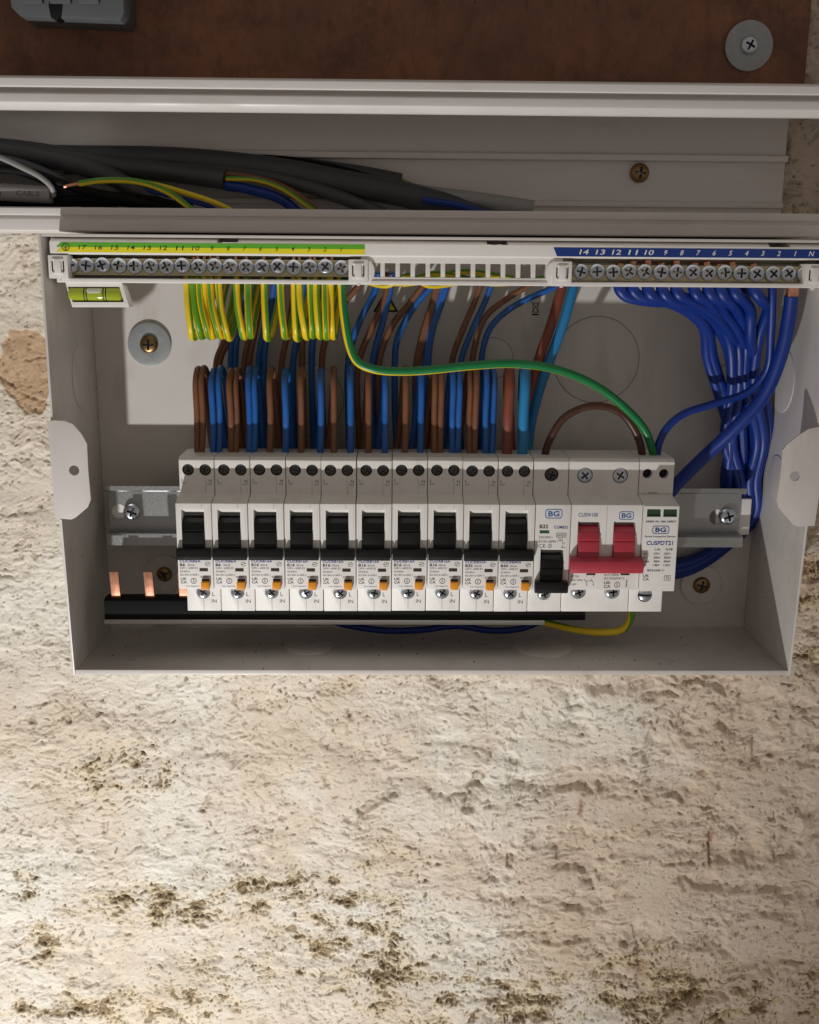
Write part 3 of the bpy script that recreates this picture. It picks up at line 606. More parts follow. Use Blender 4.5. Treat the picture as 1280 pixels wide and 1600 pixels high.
def proto_rcbo():
    t = thing('residual_current_breaker', '', 'breaker', org(0), GRP); X = GX
    cut = [MB().prism_x([(82, 1.0), (76, 1.0), (67, -3.6), (67, -24.5), (82, -24.5)], X+2.9, X+14.3), hole(X+4.8, 18.6, 3.0, DS), hole(X+13.4, 18.6, 3.0, DS), hole(X+8.8, -48.5, 3.6, DL),
           MB().box(X+8.7, X+8.95, DL-.6, DL+2, LB-1, -52), MB().box(X+13.2, X+13.4, DS-.5, DS+.5, 5, 14.5), MB().box(X+13.0, X+13.2, DN-.4, DN+1, .8, 5)]
    bd = make_body(t, 0, 1, DN, cut)
    part('lever', MB().prism_x([(67.2, -4), (72.5, -4.2), (75.2, -6.0), (76.6, -9.4), (77.0, -9.6), (76.3, -10.2), (77.2, -10.8), (77.6, -18.8), (77.6, -23.6), (70, -24.3), (67.2, -24.3)], X+3.2, X+14.0).prism_x([(76.3, -18.6), (79.0, -18.6), (79.8, -19.3), (80.2, -22.6), (78.6, -24.6), (76.3, -24.7)], X+0.35, X+17.3), 'black', t, 0.3)
    part('test_button', MB().box(X+11.8, X+15.9, 74.5, 78.6, -40.3, -36.2), 'orange', t, 0.45)
    part('button_pocket', MB().box(X+11.9, X+15.8, 75.5, 76.12, -36.1, -35.2), 'dark', bd)
    part('indicator_window', MB().box(X+11.0, X+15.2, 75.5, 76.15, -31.2, -29.5), 'smoke', bd, 0.1)
    for x in (4.8, 13.4): screw(t, 'screwdark', X+x, DS-1.6, 18.6, 2.75)
    screw(t, 'zinc', X+8.8, DL-.5, -48.5, 3.4, tilt=-.22)
    b = MB(); d = DS+.06
    b.text('L', X+1.3, 12.6, d, 1.5, 0, 'L'); b.text('OUT', X+1.3, 11.2, d, .9, 0, 'L', 2.4); part('terminal_marking', b, 'ink', bd); b = MB(); b.text('N', X+16.6, 12.2, d, 1.5, 0, 'R'); b.text('OUT', X+16.8, 10.8, d, .9, 0, 'R', 2.6)
    part('terminal_marking', b, 'ink', bd); b = MB(); d = DL+.06; b.text('L', X+13.4, -50.6, d, 2.2, 0, 'L'); b.text('IN', X+13.0, -54.3, d, 1.9, 0, 'L', 2.6)
    part('terminal_marking', b, 'ink', bd); b = MB(); d = DN+.06
    b.text('230V~ 6000 E3', X+1.2, -29.9, d, .95, 0, 'L', 8.8); b.text('50/60Hz', X+1.2, -31.7, d, .95, 0, 'L', 4.8); b.text('IEC/EN 61009-1', X+1.2, -33.5, d, .95, 0, 'L', 9.4)
    b.bars(X+11.2, -33.9, d, 4.0, .25); b.bars(X+11.4, -34.6, d, 3.6, .25)
    b.text('Test Regularly', X+3.8, -39.4, d, .8, 0, 'L', 7.0)
    ukca(b, X+1.3, -37.6, d, 3.3, 0); circ_s(b, X+7.8, -36.2, d, 1.5, 0)
    for a in range(6): stroke(b, X+15.2+1.3*math.cos(a), -27.3+1.1*math.sin(a), X+15.2+1.3*math.cos(a+.7), -27.3+1.1*math.sin(a+.7), .3, d)
    stroke(b, X+14.4, -27.6, X+16, -26.9, .3, d)
    part('printed_label', b, 'ink', bd)
    return t
CODES = [('CUCRB6A', 'B6'), ('CUCRB6A', 'B6')]+[('CUCRB16A', 'B16')]*6+[('CUCRB32A', 'B32'), ('CUCRB40A', 'B40')]
P0 = proto_rcbo(); rc = []; BODY = {0: [c for c in P0.children if c.name.startswith('body')][0]}
for i in range(10):
    if i == 0: t = P0
    else:
        t = P0.copy(); COL.objects.link(t); t.location = [c*s for c, s in zip(org(i), (S, -S, S))]; ORG[t] = org(i)
        for ch in P0.children:
            c = ch.copy(); COL.objects.link(c); c.parent = t
            for g in ch.children:
                e = g.copy(); COL.objects.link(e); e.parent = c
            if c.name.startswith('body'): BODY[i] = c
            if c.name.startswith('terminal_screw'): c.rotation_euler = (c.rotation_euler[0], random.uniform(0, 3.1), 0)
    t.rotation_euler[1] = random.uniform(-.0025, .0025); t.location.z += random.uniform(-.0002, .0002); t.location.y += random.uniform(-.00025, .00025)
    rc.append(t)
for i, t in enumerate(rc):
    X = GX+18*i; d = DN+.06; code, rt = CODES[i]
    t['label'] = '%s breaker from the left with black lever and orange button marked %s' % (ORD[i], rt); t['category'] = 'breaker'; t['group'] = GRP
    b = MB().text(code, X+1.1, -26.5, d, 1.25, 0, 'L', 10.6, 0.02); b.text(rt, X+1.2, -28.5, d, 1.5, 1, 'L', 2.6 if len(rt) < 3 else 3.8, 0.03); b.text('30mA', X+(5.0 if len(rt) < 3 else 5.8), -28.4, d, 1.1, 1, 'L', 3.6)
    ORG[BODY[i]] = ORG[t]; part('rating_code', b, ['inkblue', 'ink'], BODY[i])
# single pole breaker
i = 10; X = GX+18*i
t = thing('circuit_breaker', 'narrow breaker with one black lever set low beside the red switch', 'breaker', org(i))
bd = make_body(t, i, 1, DN, [MB().prism_x([(82, -18.8), (76, -18.8), (69, -22), (69, -37), (82, -37)], X+3.2, X+15.0), hole(X+9.2, 17.0, 3.6, DS), hole(X+8.8, -48.8, 3.6, DL)])
part('lever', MB().prism_x([(69.2, -22.4), (74, -22.6), (76.6, -24.6), (77.6, -28), (76.8, -28.6), (77.4, -29.2), (78, -34), (78, -38.6), (70, -38.6)], X+3.5, X+14.6).prism_x([(76.3, -35.2), (80.2, -35.2), (81.2, -36), (81.4, -39.4), (80.2, -41.0), (76.3, -41.0)], X+.5, X+17.2), 'black', t, 0.3)
screw(t, 'screwdark', X+9.2, DS-1.2, 17.0, 3.3); screw(t, 'zinc', X+8.8, DL-.2, -48.8, 3.4, tilt=-.2)
d = DN+.06; b = MB(); logo(b, X+9.2, -.6, d, 8.6, 4.9, 0); part('logo', b, 'inkbg', bd); b = MB()
b.text('B32', X+2.2, -8.2, d, 2.0, 0, 'L', 4.4, .03); b.text('CUMB32', X+9.6, -8.3, d, 1.5, 2, 'L', 7.0, .02); b.bars(X+2.4, -10.8, d, 4.8, 1.6, 3)
b.text('230/400V~', X+2.0, -13.4, d, 1.2, 0, 'L', 7.4); b.text('6000', X+11.3, -12.3, d, 1.3, 0, 'L', 4.2); b.text('3', X+12.6, -14.4, d, 1.1, 0)
for q in ((10.9, -12.7, 15.8, -12.7), (10.9, -10.6, 15.8, -10.6), (10.9, -12.7, 10.9, -10.6), (15.8, -12.7, 15.8, -10.6), (12.2, -14.6, 14.0, -14.6), (14, -14.6, 14, -12.9), (12.2, -14.6, 12.2, -12.9)): stroke(b, X+q[0], q[1], X+q[2], q[3], .22, d)
b.text('IEC/EN 60898-1', X+2.0, -15.6, d, 1.2, 0, 'L', 9.6); b.text('CE', X+2.0, -18.2, d, 1.7, 0, 'L', 3.6); circ_s(b, X+7.8, -17.3, d, 1.05, 0)
for q in ((14.2, -14.8, 14.2, -16), (14.2, -16.6, 15.4, -15.6), (14.2, -17, 14.2, -18.2), (13.4, -18.2, 15.6, -18.2)): stroke(b, X+q[0], q[1], X+q[2], q[3], .25, d)
part('printed_label', b, ['ink', 'inkbg', 'inkblue', 'inkgreen'], bd)
# main switch
i = 11; X = GX+18*i
t = thing('main_switch', 'double-width main switch with two joined red levers', 'switch', (X+18, 20.3, -18))
cut = []
for k in (0, 18): cut += [MB().prism_x([(82, -4.4), (76, -4.4), (68, -7.6), (68, -25), (82, -25)], X+3.6+k, X+14.8+k), hole(X+8.3+k, 16.6, 4.0, DS), hole(X+9+k, -47.6, 4.1, DL)]
cut += [MB().box(X+17.9, X+18.1, DN-.4, DN+1, -20, 5)]
bd = make_body(t, i, 2, DN, cut)
lv = MB()
for k in (0, 18): lv.prism_x([(68.2, -7.9), (73, -8), (76.4, -9.6), (78, -13.6), (77.2, -14.2), (77.9, -14.8), (79.0, -22), (79.0, -25), (69, -25)], X+3.9+k, X+14.5+k)
lv.prism_x([(76.3, -22.6), (79.4, -22.4), (82.0, -23.8), (82.6, -26.4), (82.0, -29.6), (81.2, -30.2), (76.3, -30.2)], X-.4, X+36.6)
part('lever', lv, 'red', t, 0.35)
for k in (0, 18): screw(t, 'zinc', X+8.3+k, DS-1.0, 16.6, 3.8); screw(t, 'zinc', X+9+k, DL-.4, -47.6, 3.9, tilt=-.2)
b = MB(); b.text('CUSW100', X+3.6, -2.1, d, 2.0, 0, 'L', 9.8, .01); part('model_code', b, 'inkblue', bd); b = MB(); logo(b, X+27.8, -1.4, d, 7.4, 4.3, 0); part('logo', b, 'inkbg', bd); b = MB()
for x in (9.0, 26.4): part('position_window', MB().box(X+x, X+x+4.6, d-1, d+.05, -32.6, -31.0), 'inkblk', bd)
b.text('AC22A', X+1.0, -33.8, d, 1.2, 0, 'L', 4.4); b.text('230V~50Hz', X+1.0, -35.8, d, 1.1, 0, 'L', 6.2); b.text('Ui 400V', X+1.0, -38.0, d, 1.0, 0, 'L', 3.2)
b.text('1', X+9, -33.6, d, 1.1, 0); b.text('3', X+12.4, -33.6, d, 1.1, 0); b.text('2', X+9, -38.2, d, 1.1, 0); b.text('4', X+12.4, -38.2, d, 1.1, 0)
for q in ((9.5, -37, 7.9, -34.4), (12.9, -37, 11.3, -34.4), (8.6, -35.7, 12.2, -35.7)): stroke(b, X+q[0], q[1], X+q[2], q[3], .22, d)
part('printed_label', b, 'ink', bd); b = MB(); b.text('In=100A', X+18.2, -33.1, d, 1.4, 0, 'L', 7.4); b.text('IEC/EN60947-3', X+18.2, -34.9, d, 1.15, 0, 'L', 10.2); ukca(b, X+18.2, -39.4, d, 3.7, 0); circ_s(b, X+25, -37.7, d, 1.5, 0)
for z in (-35.6, -37, -38.4): b.bars(X+29.6, z, d, .3, .9); b.bars(X+29.2, z-.4, d, 1.1, .22)
part('printed_label', b, 'ink', bd)
# surge protector
i = 13; X = GX+18*i; dn = 78
t = thing('surge_protector', 'white surge protection device at the right end of the row', 'surge protector', org(i))
cut = [hole(X+4.2, 17.6, 2.5, DS), hole(X+12.6, 17.6, 2.5, DS), hole(X+8.6, -49.6, 3.9, DL), MB().box(X-1, X+19, DS-1, DS+1, 6.9, 7.3), MB().box(X+5, X+10, DS-1.5, DS+1, 6.9, 8.0)]
cut += [MB().box(X+1.6+a, X+8.6+a, dn-1.4, dn+1, -1.6, 2.4) for a in (0, 8.2)]
bd = make_body(t, i, 1, dn, cut)
for a in (0, 8.2): part('status_window', MB().box(X+1.6+a, X+8.6+a, dn-1.9, dn-1.0, -1.6, 2.4), 'greenwin', t)
screw(t, 'slot', X+8.6, DL-1, -49.6, 3.7, rot=0.0)
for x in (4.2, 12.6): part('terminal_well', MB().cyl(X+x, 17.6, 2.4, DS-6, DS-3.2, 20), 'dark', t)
b = MB(); d = dn+.06
b.text('GREEN OK / RED DEFECT', X+1.2, -4.4, d, .9, 1, 'L', 15.4, .03); part('status_note', b, ['ink', 'inkblk'], bd); b = MB(); logo(b, X+9.0, -8.2, d, 8.4, 4.2, 0); part('logo', b, 'tapeblue', bd); b = MB(); b.text('Surge Protective Device', X+1.2, -12.4, d, 1.2, 1, 'L', 15.4, .02)
b.text('CUSPDT21', X+2.2, -16.2, d, 2.2, 3, 'L', 13.4, .025); b.text('L-N', X+6.6, -19.0, d, 1.2, 1, 'L', 2.6, .02); b.text('N-PE', X+12.2, -19.0, d, 1.2, 1, 'L', 3.5, .02)
for k, row in enumerate((('Uc', '275V~', '255V~'), ('In', '20kA', '20kA'), ('Imax', '40kA', '40kA'), ('Up', '1.8kV', '1.5kV'))):
    z = -21.2-2.0*k; b.text(row[0], X+1.2, z, d, 1.1, 1, 'L', .9*len(row[0])*.85, .02); b.text(row[1], X+6.2, z, d, 1.1, 1, 'L', 3.4, .02); b.text(row[2], X+11.4, z, d, 1.1, 1, 'L', 3.6, .02)
b.text('IEC61643-11', X+3.4, -30.0, d, 1.2, 1, 'L', 8.6, .02); ukca(b, X+1.4, -34.8, d, 3.4, 0); b.text('T2', X+12.9, -34.0, d, 1.3, 0, 'L', 1.9, .02)
for q in ((12.3, -34.6, 15.4, -34.6), (12.3, -32.2, 15.4, -32.2), (12.3, -34.6, 12.3, -32.2), (15.4, -34.6, 15.4, -32.2)): stroke(b, X+q[0], q[1], X+q[2], q[3], .22, d)
part('printed_label', b, ['ink', 'inkblk', 'tapeblue', 'inkblue'], bd)

# ------------------------------------------------------------------ terminal carrier, earth bar, neutral bar
CX0, CX1 = xx(80, 76, 410), 197.5
car = thing('terminal_carrier', 'white plastic terminal carrier across the top of the fuse box', 'carrier', (14, 40, zz(443, 74)))
z = lambda y, d=76: zz(y, d)
me = mesh_of(MB().prism_x([(50, z(369)), (72, z(370)), (77, z(379)), (77, z(397)), (75.6, z(399)), (66, z(399)), (62, z(405)), (60, z(405)), (60, z(376)), (50, z(376))], CX0, CX1), 'upper_rail', ['carrier'], ORG[car], 0.3)
UR = link('upper_rail', finish(boolean(me, [(ORG[car], MB().box(xx(p-15, 76), xx(p+16, 76), 60, 90, zz(379, 76), 200)) for p in (368, 766, 1183)], 'upper_rail')), car); ORG[UR] = ORG[car]
part('lower_rail', MB().prism_x([(56, z(436)), (75, z(436)), (75.8, z(437)), (75.8, z(442)), (75, z(443)), (56, z(443))], CX0+2, CX1), 'carrier', car, 0.3)
for a, b_ in ((92, 570), (880, 1272)): part('tray_back', MB().box(xx(a, 60, 420), xx(b_, 60, 420), 58.5, 60.2, z(443, 60), z(400, 60)), 'carrier', car)
# slotted middle
b = MB(); xa, xb = xx(584, 74, 425), xx(872, 74, 425); zt_, zb_ = zz(415, 74, 720)+.9, zz(437, 74, 720)+.9
b.box(xa-6, xb+2, 70, 75, zt_, z(399)+.2); b.box(xa-6, xb+2, 70, 75, z(437), zb_)
pit = (xx(844.5, 74, 425)-xx(609.5, 74, 425))/10
for k in range(13): x = xx(598, 74, 425)+(k-.0)*pit-pit*0; b.box(x-1.05, x+1.05, 70.2, 74.8, zb_-.1, zt_+.1)
part('slotted_panel', b, 'carrier', car, 0.15)
def clip(px, py):
    x, _, zc = at(px, py, 76)
    b = MB().box(x-4.6, x+4.6, 68, 77.4, zc-5.6, zc+5.2); b.box(x-1.6, x+1.6, 77, 78.4, zc-3.4, zc+3.4); b.box(x-2.6, x+2.6, 77, 78.2, zc+2.6, zc+3.6); b.box(x-2.6, x+2.6, 77, 78.2, zc-3.6, zc-2.6); b.prism_d([(x-1, zc-5.5), (x+1, zc-5.5), (x+.6, zc-7), (x-.6, zc-7)], 74, 77)
    cl_ = part('clip', b, 'carrier', car, 0.4)
    part('clip_gap', MB().box(x-2.9, x-2.3, 77.2, 77.5, zc-2.4, zc+2.4).box(x+2.3, x+2.9, 77.2, 77.5, zc-2.4, zc+2.4), 'dark', cl_)
for q in ((92, 416), (560, 423), (878, 426), (1272, 430)): clip(*q)
b = MB()   # rounded shoulders next to the clips
for px, py, sg in ((575, 424, 1), (863, 427, -1)): x, _, zc = at(px, py, 76); b.prism_d([(x+sg*3.2*math.cos(a), zc+5*math.sin(a)) for a in [math.radians(-90+18*i) for i in range(11)]]+[(x-sg*3, zc+5), (x-sg*3, zc-5)], 70, 76.4)
part('clip_shoulder', b, 'carrier', car, 0.3)
def strip(name, pa, pb, rows, cut=0):
    xa = xx(pa, 77, 388); xb = xx(pb, 77, 388)
    for nm, m, z0, z1 in rows: part(nm, MB().prism_d([(xa+(z0-zz(396, 77))*-.0+cut*.6*(1-k), q) for k, q in ((0, z1), (1, z0))]+[(xb, z0), (xb, z1)], 77.05, 77.2), m, UR)
zm = zz(387.5, 77); strip('earth_strip', 88, 570, (('green_strip', 'tapegreen', zm, zz(380, 77)), ('yellow_strip', 'tapeyellow', zz(395.5, 77), zm)), 4)
strip('neutral_strip', 871, 1300, (('blue_strip', 'tapeblue', zz(396, 77), zz(382, 77)),), -3)
EX = [at(109.5+24.94*i, 0, 72)[0] for i in range(18)]
ex0, ex1 = at(109.5, 412, 72)[0], at(533.6, 420, 72)[0]; ez = zz(417, 73)
nx0, nx1 = at(907.7, 430, 72)[0], at(1257.6, 432, 72)[0]
b = MB(); earth_lab = [str(k) for k in range(17, 0, -1)]
for i in range(18):
    x = ex0+(ex1-ex0)*i/17
    if i == 0:
        q = zm; b.ring(x, q, 1.5, 1.85, 77.24, 77.28, 20); b.bars(x-.1, q-.2, 77.27, .25, 1.3); [b.bars(x-.9+.25*k, q-.4-.45*k, 77.27, 1.8-.5*k, .22) for k in range(3)]
    else: b.text(earth_lab[i-1], x, zm-1.1, 77.26, 2.0, 0, 'C', (None if i > 8 else 3.4), .005, .25)
part('strip_numbers', b, 'inkblk', UR)
b = MB(); zn = zz(389, 77)
for i in range(15):
    x = nx0+(nx1-nx0)*i/14; s_ = str(14-i) if i < 14 else 'N'; b.text(s_, x, zn-1.1, 77.26, 2.3, 0, 'C', (None if len(s_) == 1 else 4.2), .01, .25)
part('strip_numbers', b, 'inkwhite', UR)
eb = thing('earth_bar', 'long metal earth bar with eighteen screws under the green and yellow strip', 'terminal bar', ((ex0+ex1)/2, 62, ez))
part('bar', MB().box(ex0-5, ex1+4, 62, 70, ez-4.3, ez+3.6), 'barmetal', eb, 0.4)
for i in range(18): screw(eb, 'zinc', ex0+(ex1-ex0)*i/17, 71.3+random.uniform(-.6, .5), ez+.2+random.uniform(-.3, .3), 3.75)
nz_ = zz(421, 73)
nb = thing('neutral_bar', 'metal neutral bar with fifteen screws under the dark blue strip', 'terminal bar', ((nx0+nx1)/2, 62, nz_))
part('bar', MB().box(nx0-4, nx1+4, 62, 70, nz_-4.3, nz_+3.6), 'barmetal', nb, 0.4)
for i in range(15): screw(nb, 'zinc', nx0+(nx1-nx0)*i/14, 71.3+random.uniform(-.6, .5), nz_+.2+random.uniform(-.3, .3), 3.75)
# spirit level
c0 = at(150, 462, 72); t = thing('spirit_level', 'small green spirit level hanging below the left end of the earth bar', 'spirit level', c0)
hp = [at(x, y, 72) for x, y in ((102, 440), (190, 440), (203, 480), (113, 480))]
me = mesh_of(MB().prism_d([(q[0], q[2]) for q in hp], 64, 72.5), 'holder', ['carrier'], ORG[t], 0.4)
q = [at(x, y, 72) for x, y in ((106, 448), (187, 448), (194, 472), (114, 472))]
link('holder', finish(boolean(me, [(ORG[t], MB().prism_d([(k[0], k[2]) for k in q], 66, 80))], 'holder')), t)
def cyl_x(b, x0, x1, dc, zc, r, n=20, m=0, cap=1.0):
    v = []
    pr = [(x0, r*.6), (x0+cap*.5, r*.9), (x0+cap, r), (x1-cap, r), (x1-cap*.5, r*.9), (x1, r*.6)] if cap else [(x0, r), (x1, r)]
    for x, rr in pr: v += [(x, dc+rr*math.cos(2*math.pi*i/n), zc+rr*math.sin(2*math.pi*i/n)) for i in range(n)]
    k = len(pr); b.add(v, [(a*n+i, a*n+(i+1) % n, (a+1)*n+(i+1) % n, (a+1)*n+i) for a in range(k-1) for i in range(n)]+[tuple(range(n)), tuple(range((k-1)*n, k*n))], m); return b
x0, x1 = xx(107, 71, 460), xx(191, 71, 460); zc = zz(460, 71, 150)
vial = part('vial', cyl_x(MB(), x0, x1, 70, zc, 3.3), 'vial', t)
b = MB()
for px in (131, 135, 161, 165): x = xx(px, 73, 460); cyl_x(b, x-.25, x+.25, 70, zc, 3.38, cap=0)
part('ring_marks', b, 'inkblk', vial)
x = xx(144, 73, 455); part('bubble', cyl_x(MB(), x-3.2, x+4.6, 71.6, zc+1.2, 1.75, cap=1.2), 'clear', vial)

# ------------------------------------------------------------------ wires
def wire(name, label, pts, r, m, group, n=10, ends=None, smooth=8):
    o = solo(name, MB().tube([at(*p) for p in pts], r, n, smooth=smooth), m, label, 'wire', group)
    if ends: part('copper_end', MB().tube([at(*p) for p in ends], r*.7, 8, smooth=3), 'copper', o)
    return o
# earth loops hanging from the earth bar: (x of the front leg at the bar, x at the bottom)
G_E = 'green and yellow loops hanging from the earth bar'
EL = [(292, 300), (301, 313), (311, 326), (318, 331), (328, 343), (341, 356), (369, 380), (387, 391), (413, 417), (438, 445), (460, 463), (468, 478), (485, 488), (494, 499), (508, 510), (517, 520)]
for i, (a, b_) in enumerate(EL):
    jz = random.uniform(-3, 3); dj = random.uniform(-2, 2); bx = random.uniform(4, 14)
    pts = [(a, 428, 66), (a, 440, 68), (a+(b_-a)*.25, 480, 70+dj), (a+(b_-a)*.8, 515+jz, 69+dj), (b_, 526+jz, 64+dj), (b_+bx*.5, 524+jz, 54+dj), (b_+bx, 500, 46), (b_+bx+8, 460, 36), (b_+bx+16, 425, 26), (b_+bx+20, 395, 20)]
    k = random.choice(((0, 1, 2, 6, 7), (0, 1, 6, 7, 8), (0, 1, 2, 6, 7, 8), (0, 1, 6, 7), (0, 1, 2, 3, 7)))
    earthwire('%s green and yellow loop from the left under the earth bar' % (ORD+['eleventh', 'twelfth', 'thirteenth', 'fourteenth', 'fifteenth', 'sixteenth'])[i], pts, 1.72, [(a+random.uniform(-3, 3), 399+random.uniform(-2, 4), 65.5), (a, 418, 65.5), (a, 428, 66.5), (a, 437, 67.5)], group=G_E, greens=k, phase=random.uniform(0, 6.28), twist=random.uniform(-.8, .8))
o = earthwire('thick green earth wire sweeping from the earth bar to the surge protector', [(532, 430, 66), (534, 446, 68), (537, 485, 70), (548, 545, 70), (560, 566, 70), (585, 577, 70), (640, 580, 69), (740, 571, 68), (800, 568, 66), (865, 576, 64), (930, 602, 60), (985, 645, 56), (1010, 676, 53), (1022, 712, 51)], 2.15, greens=(0, 1, 2, 3, 4, 5, 6, 7), phase=0.0, twist=-1.7, gm='dgreen')
# breaker tails: (module, pole, x at the front leg, radius, material, points of the run at the back)
G_L = 'looped tails rising from the breakers'
TAILS = [
 (0, 'L', 308, 1.6, 'brown', [(338, 565), (352, 530), (366, 470), (372, 430)]), (0, 'L', 317, 1.6, 'brown', [(344, 565), (358, 530), (371, 470), (378, 430)]),
 (0, 'N', 333, 1.65, 'blue', [(360, 565), (364, 530), (376, 470), (384, 430)]), (0, 'N', 344, 1.65, 'blue', [(368, 565), (371, 530), (381, 470), (390, 430)]),
 (1, 'L', 361, 1.65, 'brown', [(382, 565), (390, 528), (402, 470), (410, 430)]), (1, 'L', 370, 1.65, 'brown', [(390, 565), (397, 528), (408, 470), (416, 430)]),
 (1, 'N', 390, 1.65, 'blue', [(404, 565), (410, 530), (424, 475), (432, 430)]), (1, 'N', 399, 1.65, 'blue', [(413, 565), (417, 530), (431, 475), (440, 430)]),
 (2, 'L', 423, 1.75, 'brown', [(440, 570), (450, 520), (458, 470), (462, 430)]), (2, 'N', 447, 1.8, 'blue', [(458, 570), (466, 520), (472, 470), (478, 430)]),
 (3, 'L', 471, 1.75, 'brown', [(472, 570), (473, 530), (480, 480), (492, 430)]), (3, 'N', 502, 1.8, 'blue', [(487, 570), (489, 535), (500, 480), (510, 430)]),
 (4, 'L', 522, 1.75, 'brown', [(503, 570), (508, 535), (530, 485), (566, 440)]), (4, 'N', 548, 1.8, 'blue', [(545, 560), (562, 503), (587, 452), (592, 425)]),
 (5, 'L', 576, 1.75, 'brown', [(560, 570), (582, 510), (602, 466), (607, 425)]), (5, 'N', 602, 1.8, 'blue', [(582, 570), (599, 500), (610, 452), (612, 425)]),
 (6, 'L', 634, 1.75, 'brown', [(592, 570), (612, 510), (640, 474), (666, 440)]), (6, 'N', 658, 1.8, 'blue', [(617, 570), (621, 530), (645, 482), (680, 440)]),
 (7, 'L', 679, 1.65, 'brown', [(650, 572), (662, 515), (676, 470), (684, 430)]), (7, 'L', 689, 1.65, 'brown', [(654, 572), (667, 512), (680, 468), (690, 430)]),
 (7, 'N', 707, 1.65, 'blue', [(665, 572), (671, 520), (684, 478), (697, 430)]), (7, 'N', 717, 1.65, 'blue', [(669, 575), (676, 516), (690, 474), (702, 430)]),
 (8, 'L', 734, 1.65, 'brown', [(706, 568), (725, 510), (742, 470), (755, 430)]), (8, 'L', 743, 1.65, 'brown', [(738, 565), (757, 497), (790, 468), (835, 440)]),
 (8, 'N', 759, 1.65, 'blue', [(720, 568), (740, 510), (760, 466), (772, 430)]), (8, 'N', 771, 1.65, 'blue', [(752, 565), (766, 512), (800, 480), (870, 446)]),
 (9, 'L', 794, 2.75, 'redbrown', [(828, 620), (842, 560), (863, 500), (882, 435)]), (9, 'N', 818, 2.75, 'lblue', [(830, 660), (850, 585), (878, 510), (900, 435)]),
]
cnt = {}
for (mi, pole, px, r, m, back) in TAILS: cnt[(mi, pole)] = cnt.get((mi, pole), 0)+1
seen = {}
for (mi, pole, px, r, m, back) in TAILS:
    seen[(mi, pole)] = seen.get((mi, pole), 0)+1
    side = '' if cnt[(mi, pole)] == 1 else ('left ' if seen[(mi, pole)] == 1 else 'right ')
    cname = {'brown': 'brown', 'blue': 'blue', 'redbrown': 'thick reddish brown', 'lblue': 'thick light blue'}[m]
    X = GX+18*mi+(4.8 if pole == 'L' else 13.4)
    top = 577+random.uniform(-3, 3); df = 50+random.uniform(-1.5, 1.5)
    xt = at(px, 690, 50)[0]; fr = [(X*.35+xt*.65, 48, ST-8), (xt*.85+X*.15, 48.5, ST+1)]
    x650 = at(px, 650, df); xtop = at(px, top, df-8)
    sh = (at(back[0][0], back[0][1], 16)[0]-xt); sh = max(-8, min(8, sh))
    zlow = -4 if r < 2 else 0
    pts = fr+[(x650[0], df, x650[2]), (xt, df-1, xtop[2]-6), (xt+sh*.05, df-8, xtop[2]), (xt+sh*.12, df-17, xtop[2]-5), (xt+sh*.25, df-21, xtop[2]-20), (xt+sh*.5, 25, ST+2), (xt+sh*.9, 22, zlow+8)]
    bk = [at(a, b_, 16 if r < 2 else 20) for a, b_ in back]
    b0 = bk[0]; pts += [((xt+b0[0])/2+sh*.3, 21, zlow), (b0[0]*.9+xt*.1, 17, ST-4)]+bk[:1]+[(p[0], p[1]+1.5, p[2]) for p in bk[1:-1]]+[(bk[-1][0], 20, bk[-1][2])]
    o = solo('breaker_tail', MB().tube(pts, r, 12, smooth=6), m, '%s looped wire at the %s%s terminal of the %s breaker from the left' % (cname, side, 'live' if pole == 'L' else 'neutral', ORD[mi]), 'wire', G_L)
# loose extra earth runs seen behind the slots
for i, (a, b_, c) in enumerate(((575, 640, 700), (600, 680, 800), (640, 720, 870))):
    earthwire(('short', 'middle', 'long')[i]+' green and yellow wire lying behind the slotted middle of the carrier', [(a-10, 438+3*i, 24), (a+30, 446-4*i, 30), (b_, 430-3*i, 34), (c-30, 446-3*i, 30), (c+40, 436, 24), (c+70, 430, 20)], 1.5, group='wires behind the slotted carrier', greens=(0, 1, 2, 6, 7))
# brown link over the single breaker
wire('link_wire', 'dark brown wire arching from the narrow breaker to the surge protector', [(851, 722, 50), (853, 705, 51), (862, 682, 53), (884, 651, 55), (928, 634, 56), (970, 645, 55), (992, 672, 53), (1002, 700, 51), (1004, 722, 50)], 2.0, 'dbrown', None, 12)
wire('link_wire', 'blue wire from the neutral bar curving down to the surge protector', [(1206, 432, 66), (1207, 455, 66), (1205, 520, 60), (1198, 580, 52), (1170, 612, 48), (1115, 631, 48), (1066, 648, 50), (1040, 672, 51), (1028, 700, 51), (1027, 722, 50)], 2.0, 'nblue', None, 12, [(1205, 428, 65), (1206, 440, 66), (1206, 448, 66)])
o = wire('supply_tail', 'thick blue wire with bare copper end at the right end of the neutral bar', [(1237, 462, 66), (1234, 490, 64), (1222, 550, 60), (1194, 618, 54), (1150, 668, 48), (1110, 705, 42), (1062, 752, 36), (1030, 790, 32)], 3.5, 'nblue', None, 14)
p = at(1238, 452, 66); part('copper_end', MB().box(p[0]-2.6, p[0]+2.6, 63.5, 68.4, p[2]-3.6, p[2]+5), 'copper', o, .5)
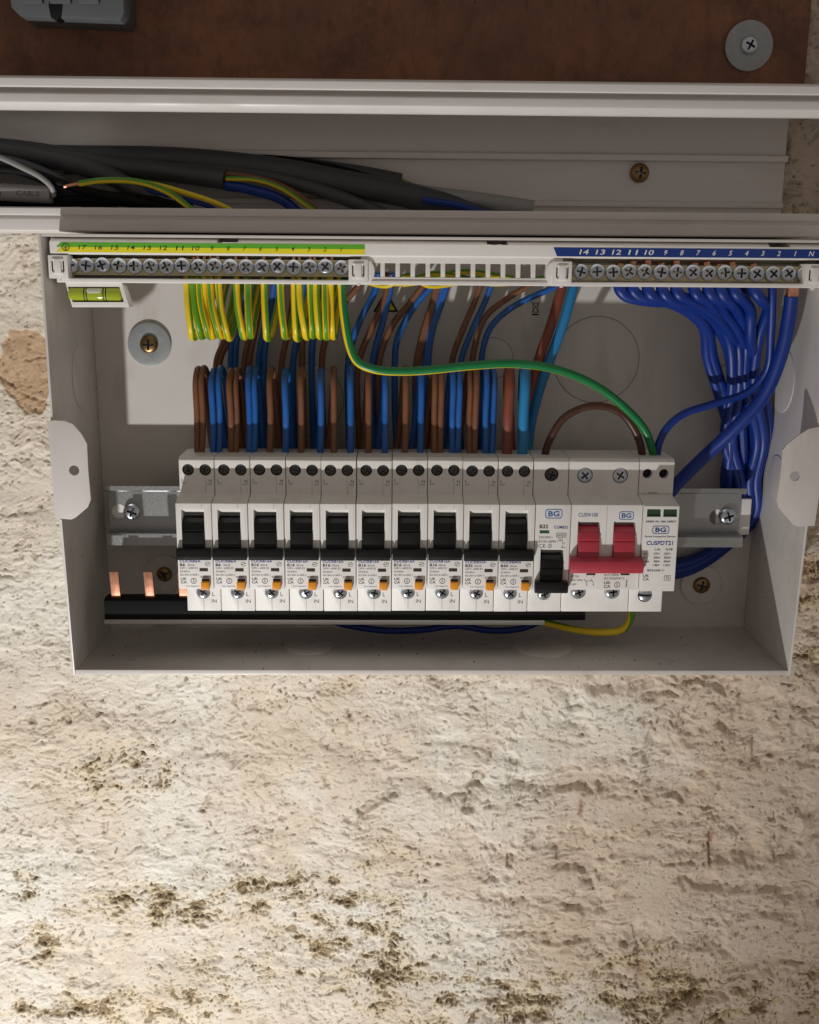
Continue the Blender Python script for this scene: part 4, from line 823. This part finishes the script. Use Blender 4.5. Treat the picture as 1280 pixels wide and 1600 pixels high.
# neutral wires
G_N = 'blue neutral wires from the neutral bar'
NX = [(968, 1), (988, 1), (1012, 0), (1034, 0), (1056, 0), (1084, 0), (1106, 0), (1124, 0), (1146, 0), (1178, 0)]
for i, (a, left) in enumerate(NX):
    t_ = i/9; rx = random.uniform
    if left: run = [(a+10, 462, 68), (a+45, 470, 66), (1050+8*i, 474, 62), (1098+4*i, 508, 52), (1106+8*i, 560, 40), (1124+7*i, 618, 32)]
    else: run = [(a+6, 461, 69), (a+28-14*t_, 470+rx(-2, 4), 66), (max(a+24, 1078+78*t_)+rx(-4, 4), 484+rx(-5, 8), 58), (max(a+8, 1118+62*t_), 530, 46+rx(-4, 4)), (1130+12.5*(i//2)+rx(-5, 5), 600, 24+13*(i % 2))]
    run += [(1132+13*(i//2)+rx(-14, 14), 690, 12+10*(i % 2)), (1136+12.5*(i//2)+rx(-4, 4), 750, 8+8*(i % 2)), (1138+11*(i//2), 800, 6+6*(i % 2)), (1120+2*i, 852, 6.5), (1080, 876+1.6*i, 7+rx(-1, 4)), (1020, 888+1.6*i, 8+rx(-1, 4)), (960, 905, 9)]
    wire('neutral_wire', '%s blue wire from the left under the neutral bar' % ORD[i], [(a, 440, 66), (a, 450, 68.5)]+run, 2.85, 'nblue', G_N, 12, [(a+rx(-3, 3), 408+rx(-2, 4), 65.5), (a, 428, 65), (a, 438, 65.5), (a, 446, 67)])
for i, (px, dx) in enumerate(((1132, 14), (1146, 20), (1160, 28))):
    wire('neutral_wire', ('leftmost', 'middle', 'rightmost')[i]+' blue wire dropping from behind the neutral bar into the bundle', [(px, 420, 40), (px+4, 470, 40), (px+8, 540, 36), (px+dx+10, 640, 24), (px+dx+14, 730, 14), (px+dx, 800, 6.5), (1120, 862, 6), (1040, 884, 6)], 3.0, 'nblue', G_N)
# runs on the floor of the box
wire('neutral_wire', 'blue wire looping along the bottom of the box under the busbar', [(470, 955, 20), (540, 976, 22), (600, 985, 24), (660, 984, 24), (715, 978, 22), (765, 985, 24), (815, 982, 22), (850, 968, 20)], 1.9, 'nblue', None)
earthwire('green and yellow wire bending below the surge protector', [(988, 945, 46), (985, 968, 44), (972, 984, 42), (940, 988, 40), (900, 984, 36), (850, 972, 30)], 2.0, greens=(0, 1, 2, 3, 4, 5), phase=-1.0, twist=3.4)

# crumbs of plaster fallen on the floor of the box and on the trunking edge
cr = MB()
for k in range(46):
    x = random.uniform(XL+6, XR-6); d_ = random.uniform(20, 72); r_ = random.choice((.25, .35, .5, .8)); zc = ZB+1.2+r_*.5
    vs_ = [(x+r_*math.cos(a)*random.uniform(.6, 1.2), d_+r_*math.sin(a)*random.uniform(.6, 1.2), zc-r_*.4) for a in (0, 1.3, 2.5, 3.8, 5.1)]+[(x, d_, zc+r_*.6)]
    cr.add(vs_, [(i, (i+1) % 5, 5) for i in range(5)]+[(0, 1, 2, 3, 4)])
solo('plaster_crumbs', cr, [mat('grey_plaster_crumbs', (120, 108, 92), 0.9, var=0.3, vscale=800)], 'tiny plaster crumbs scattered on the floor of the fuse box', 'debris', kind='stuff', smooth=False)
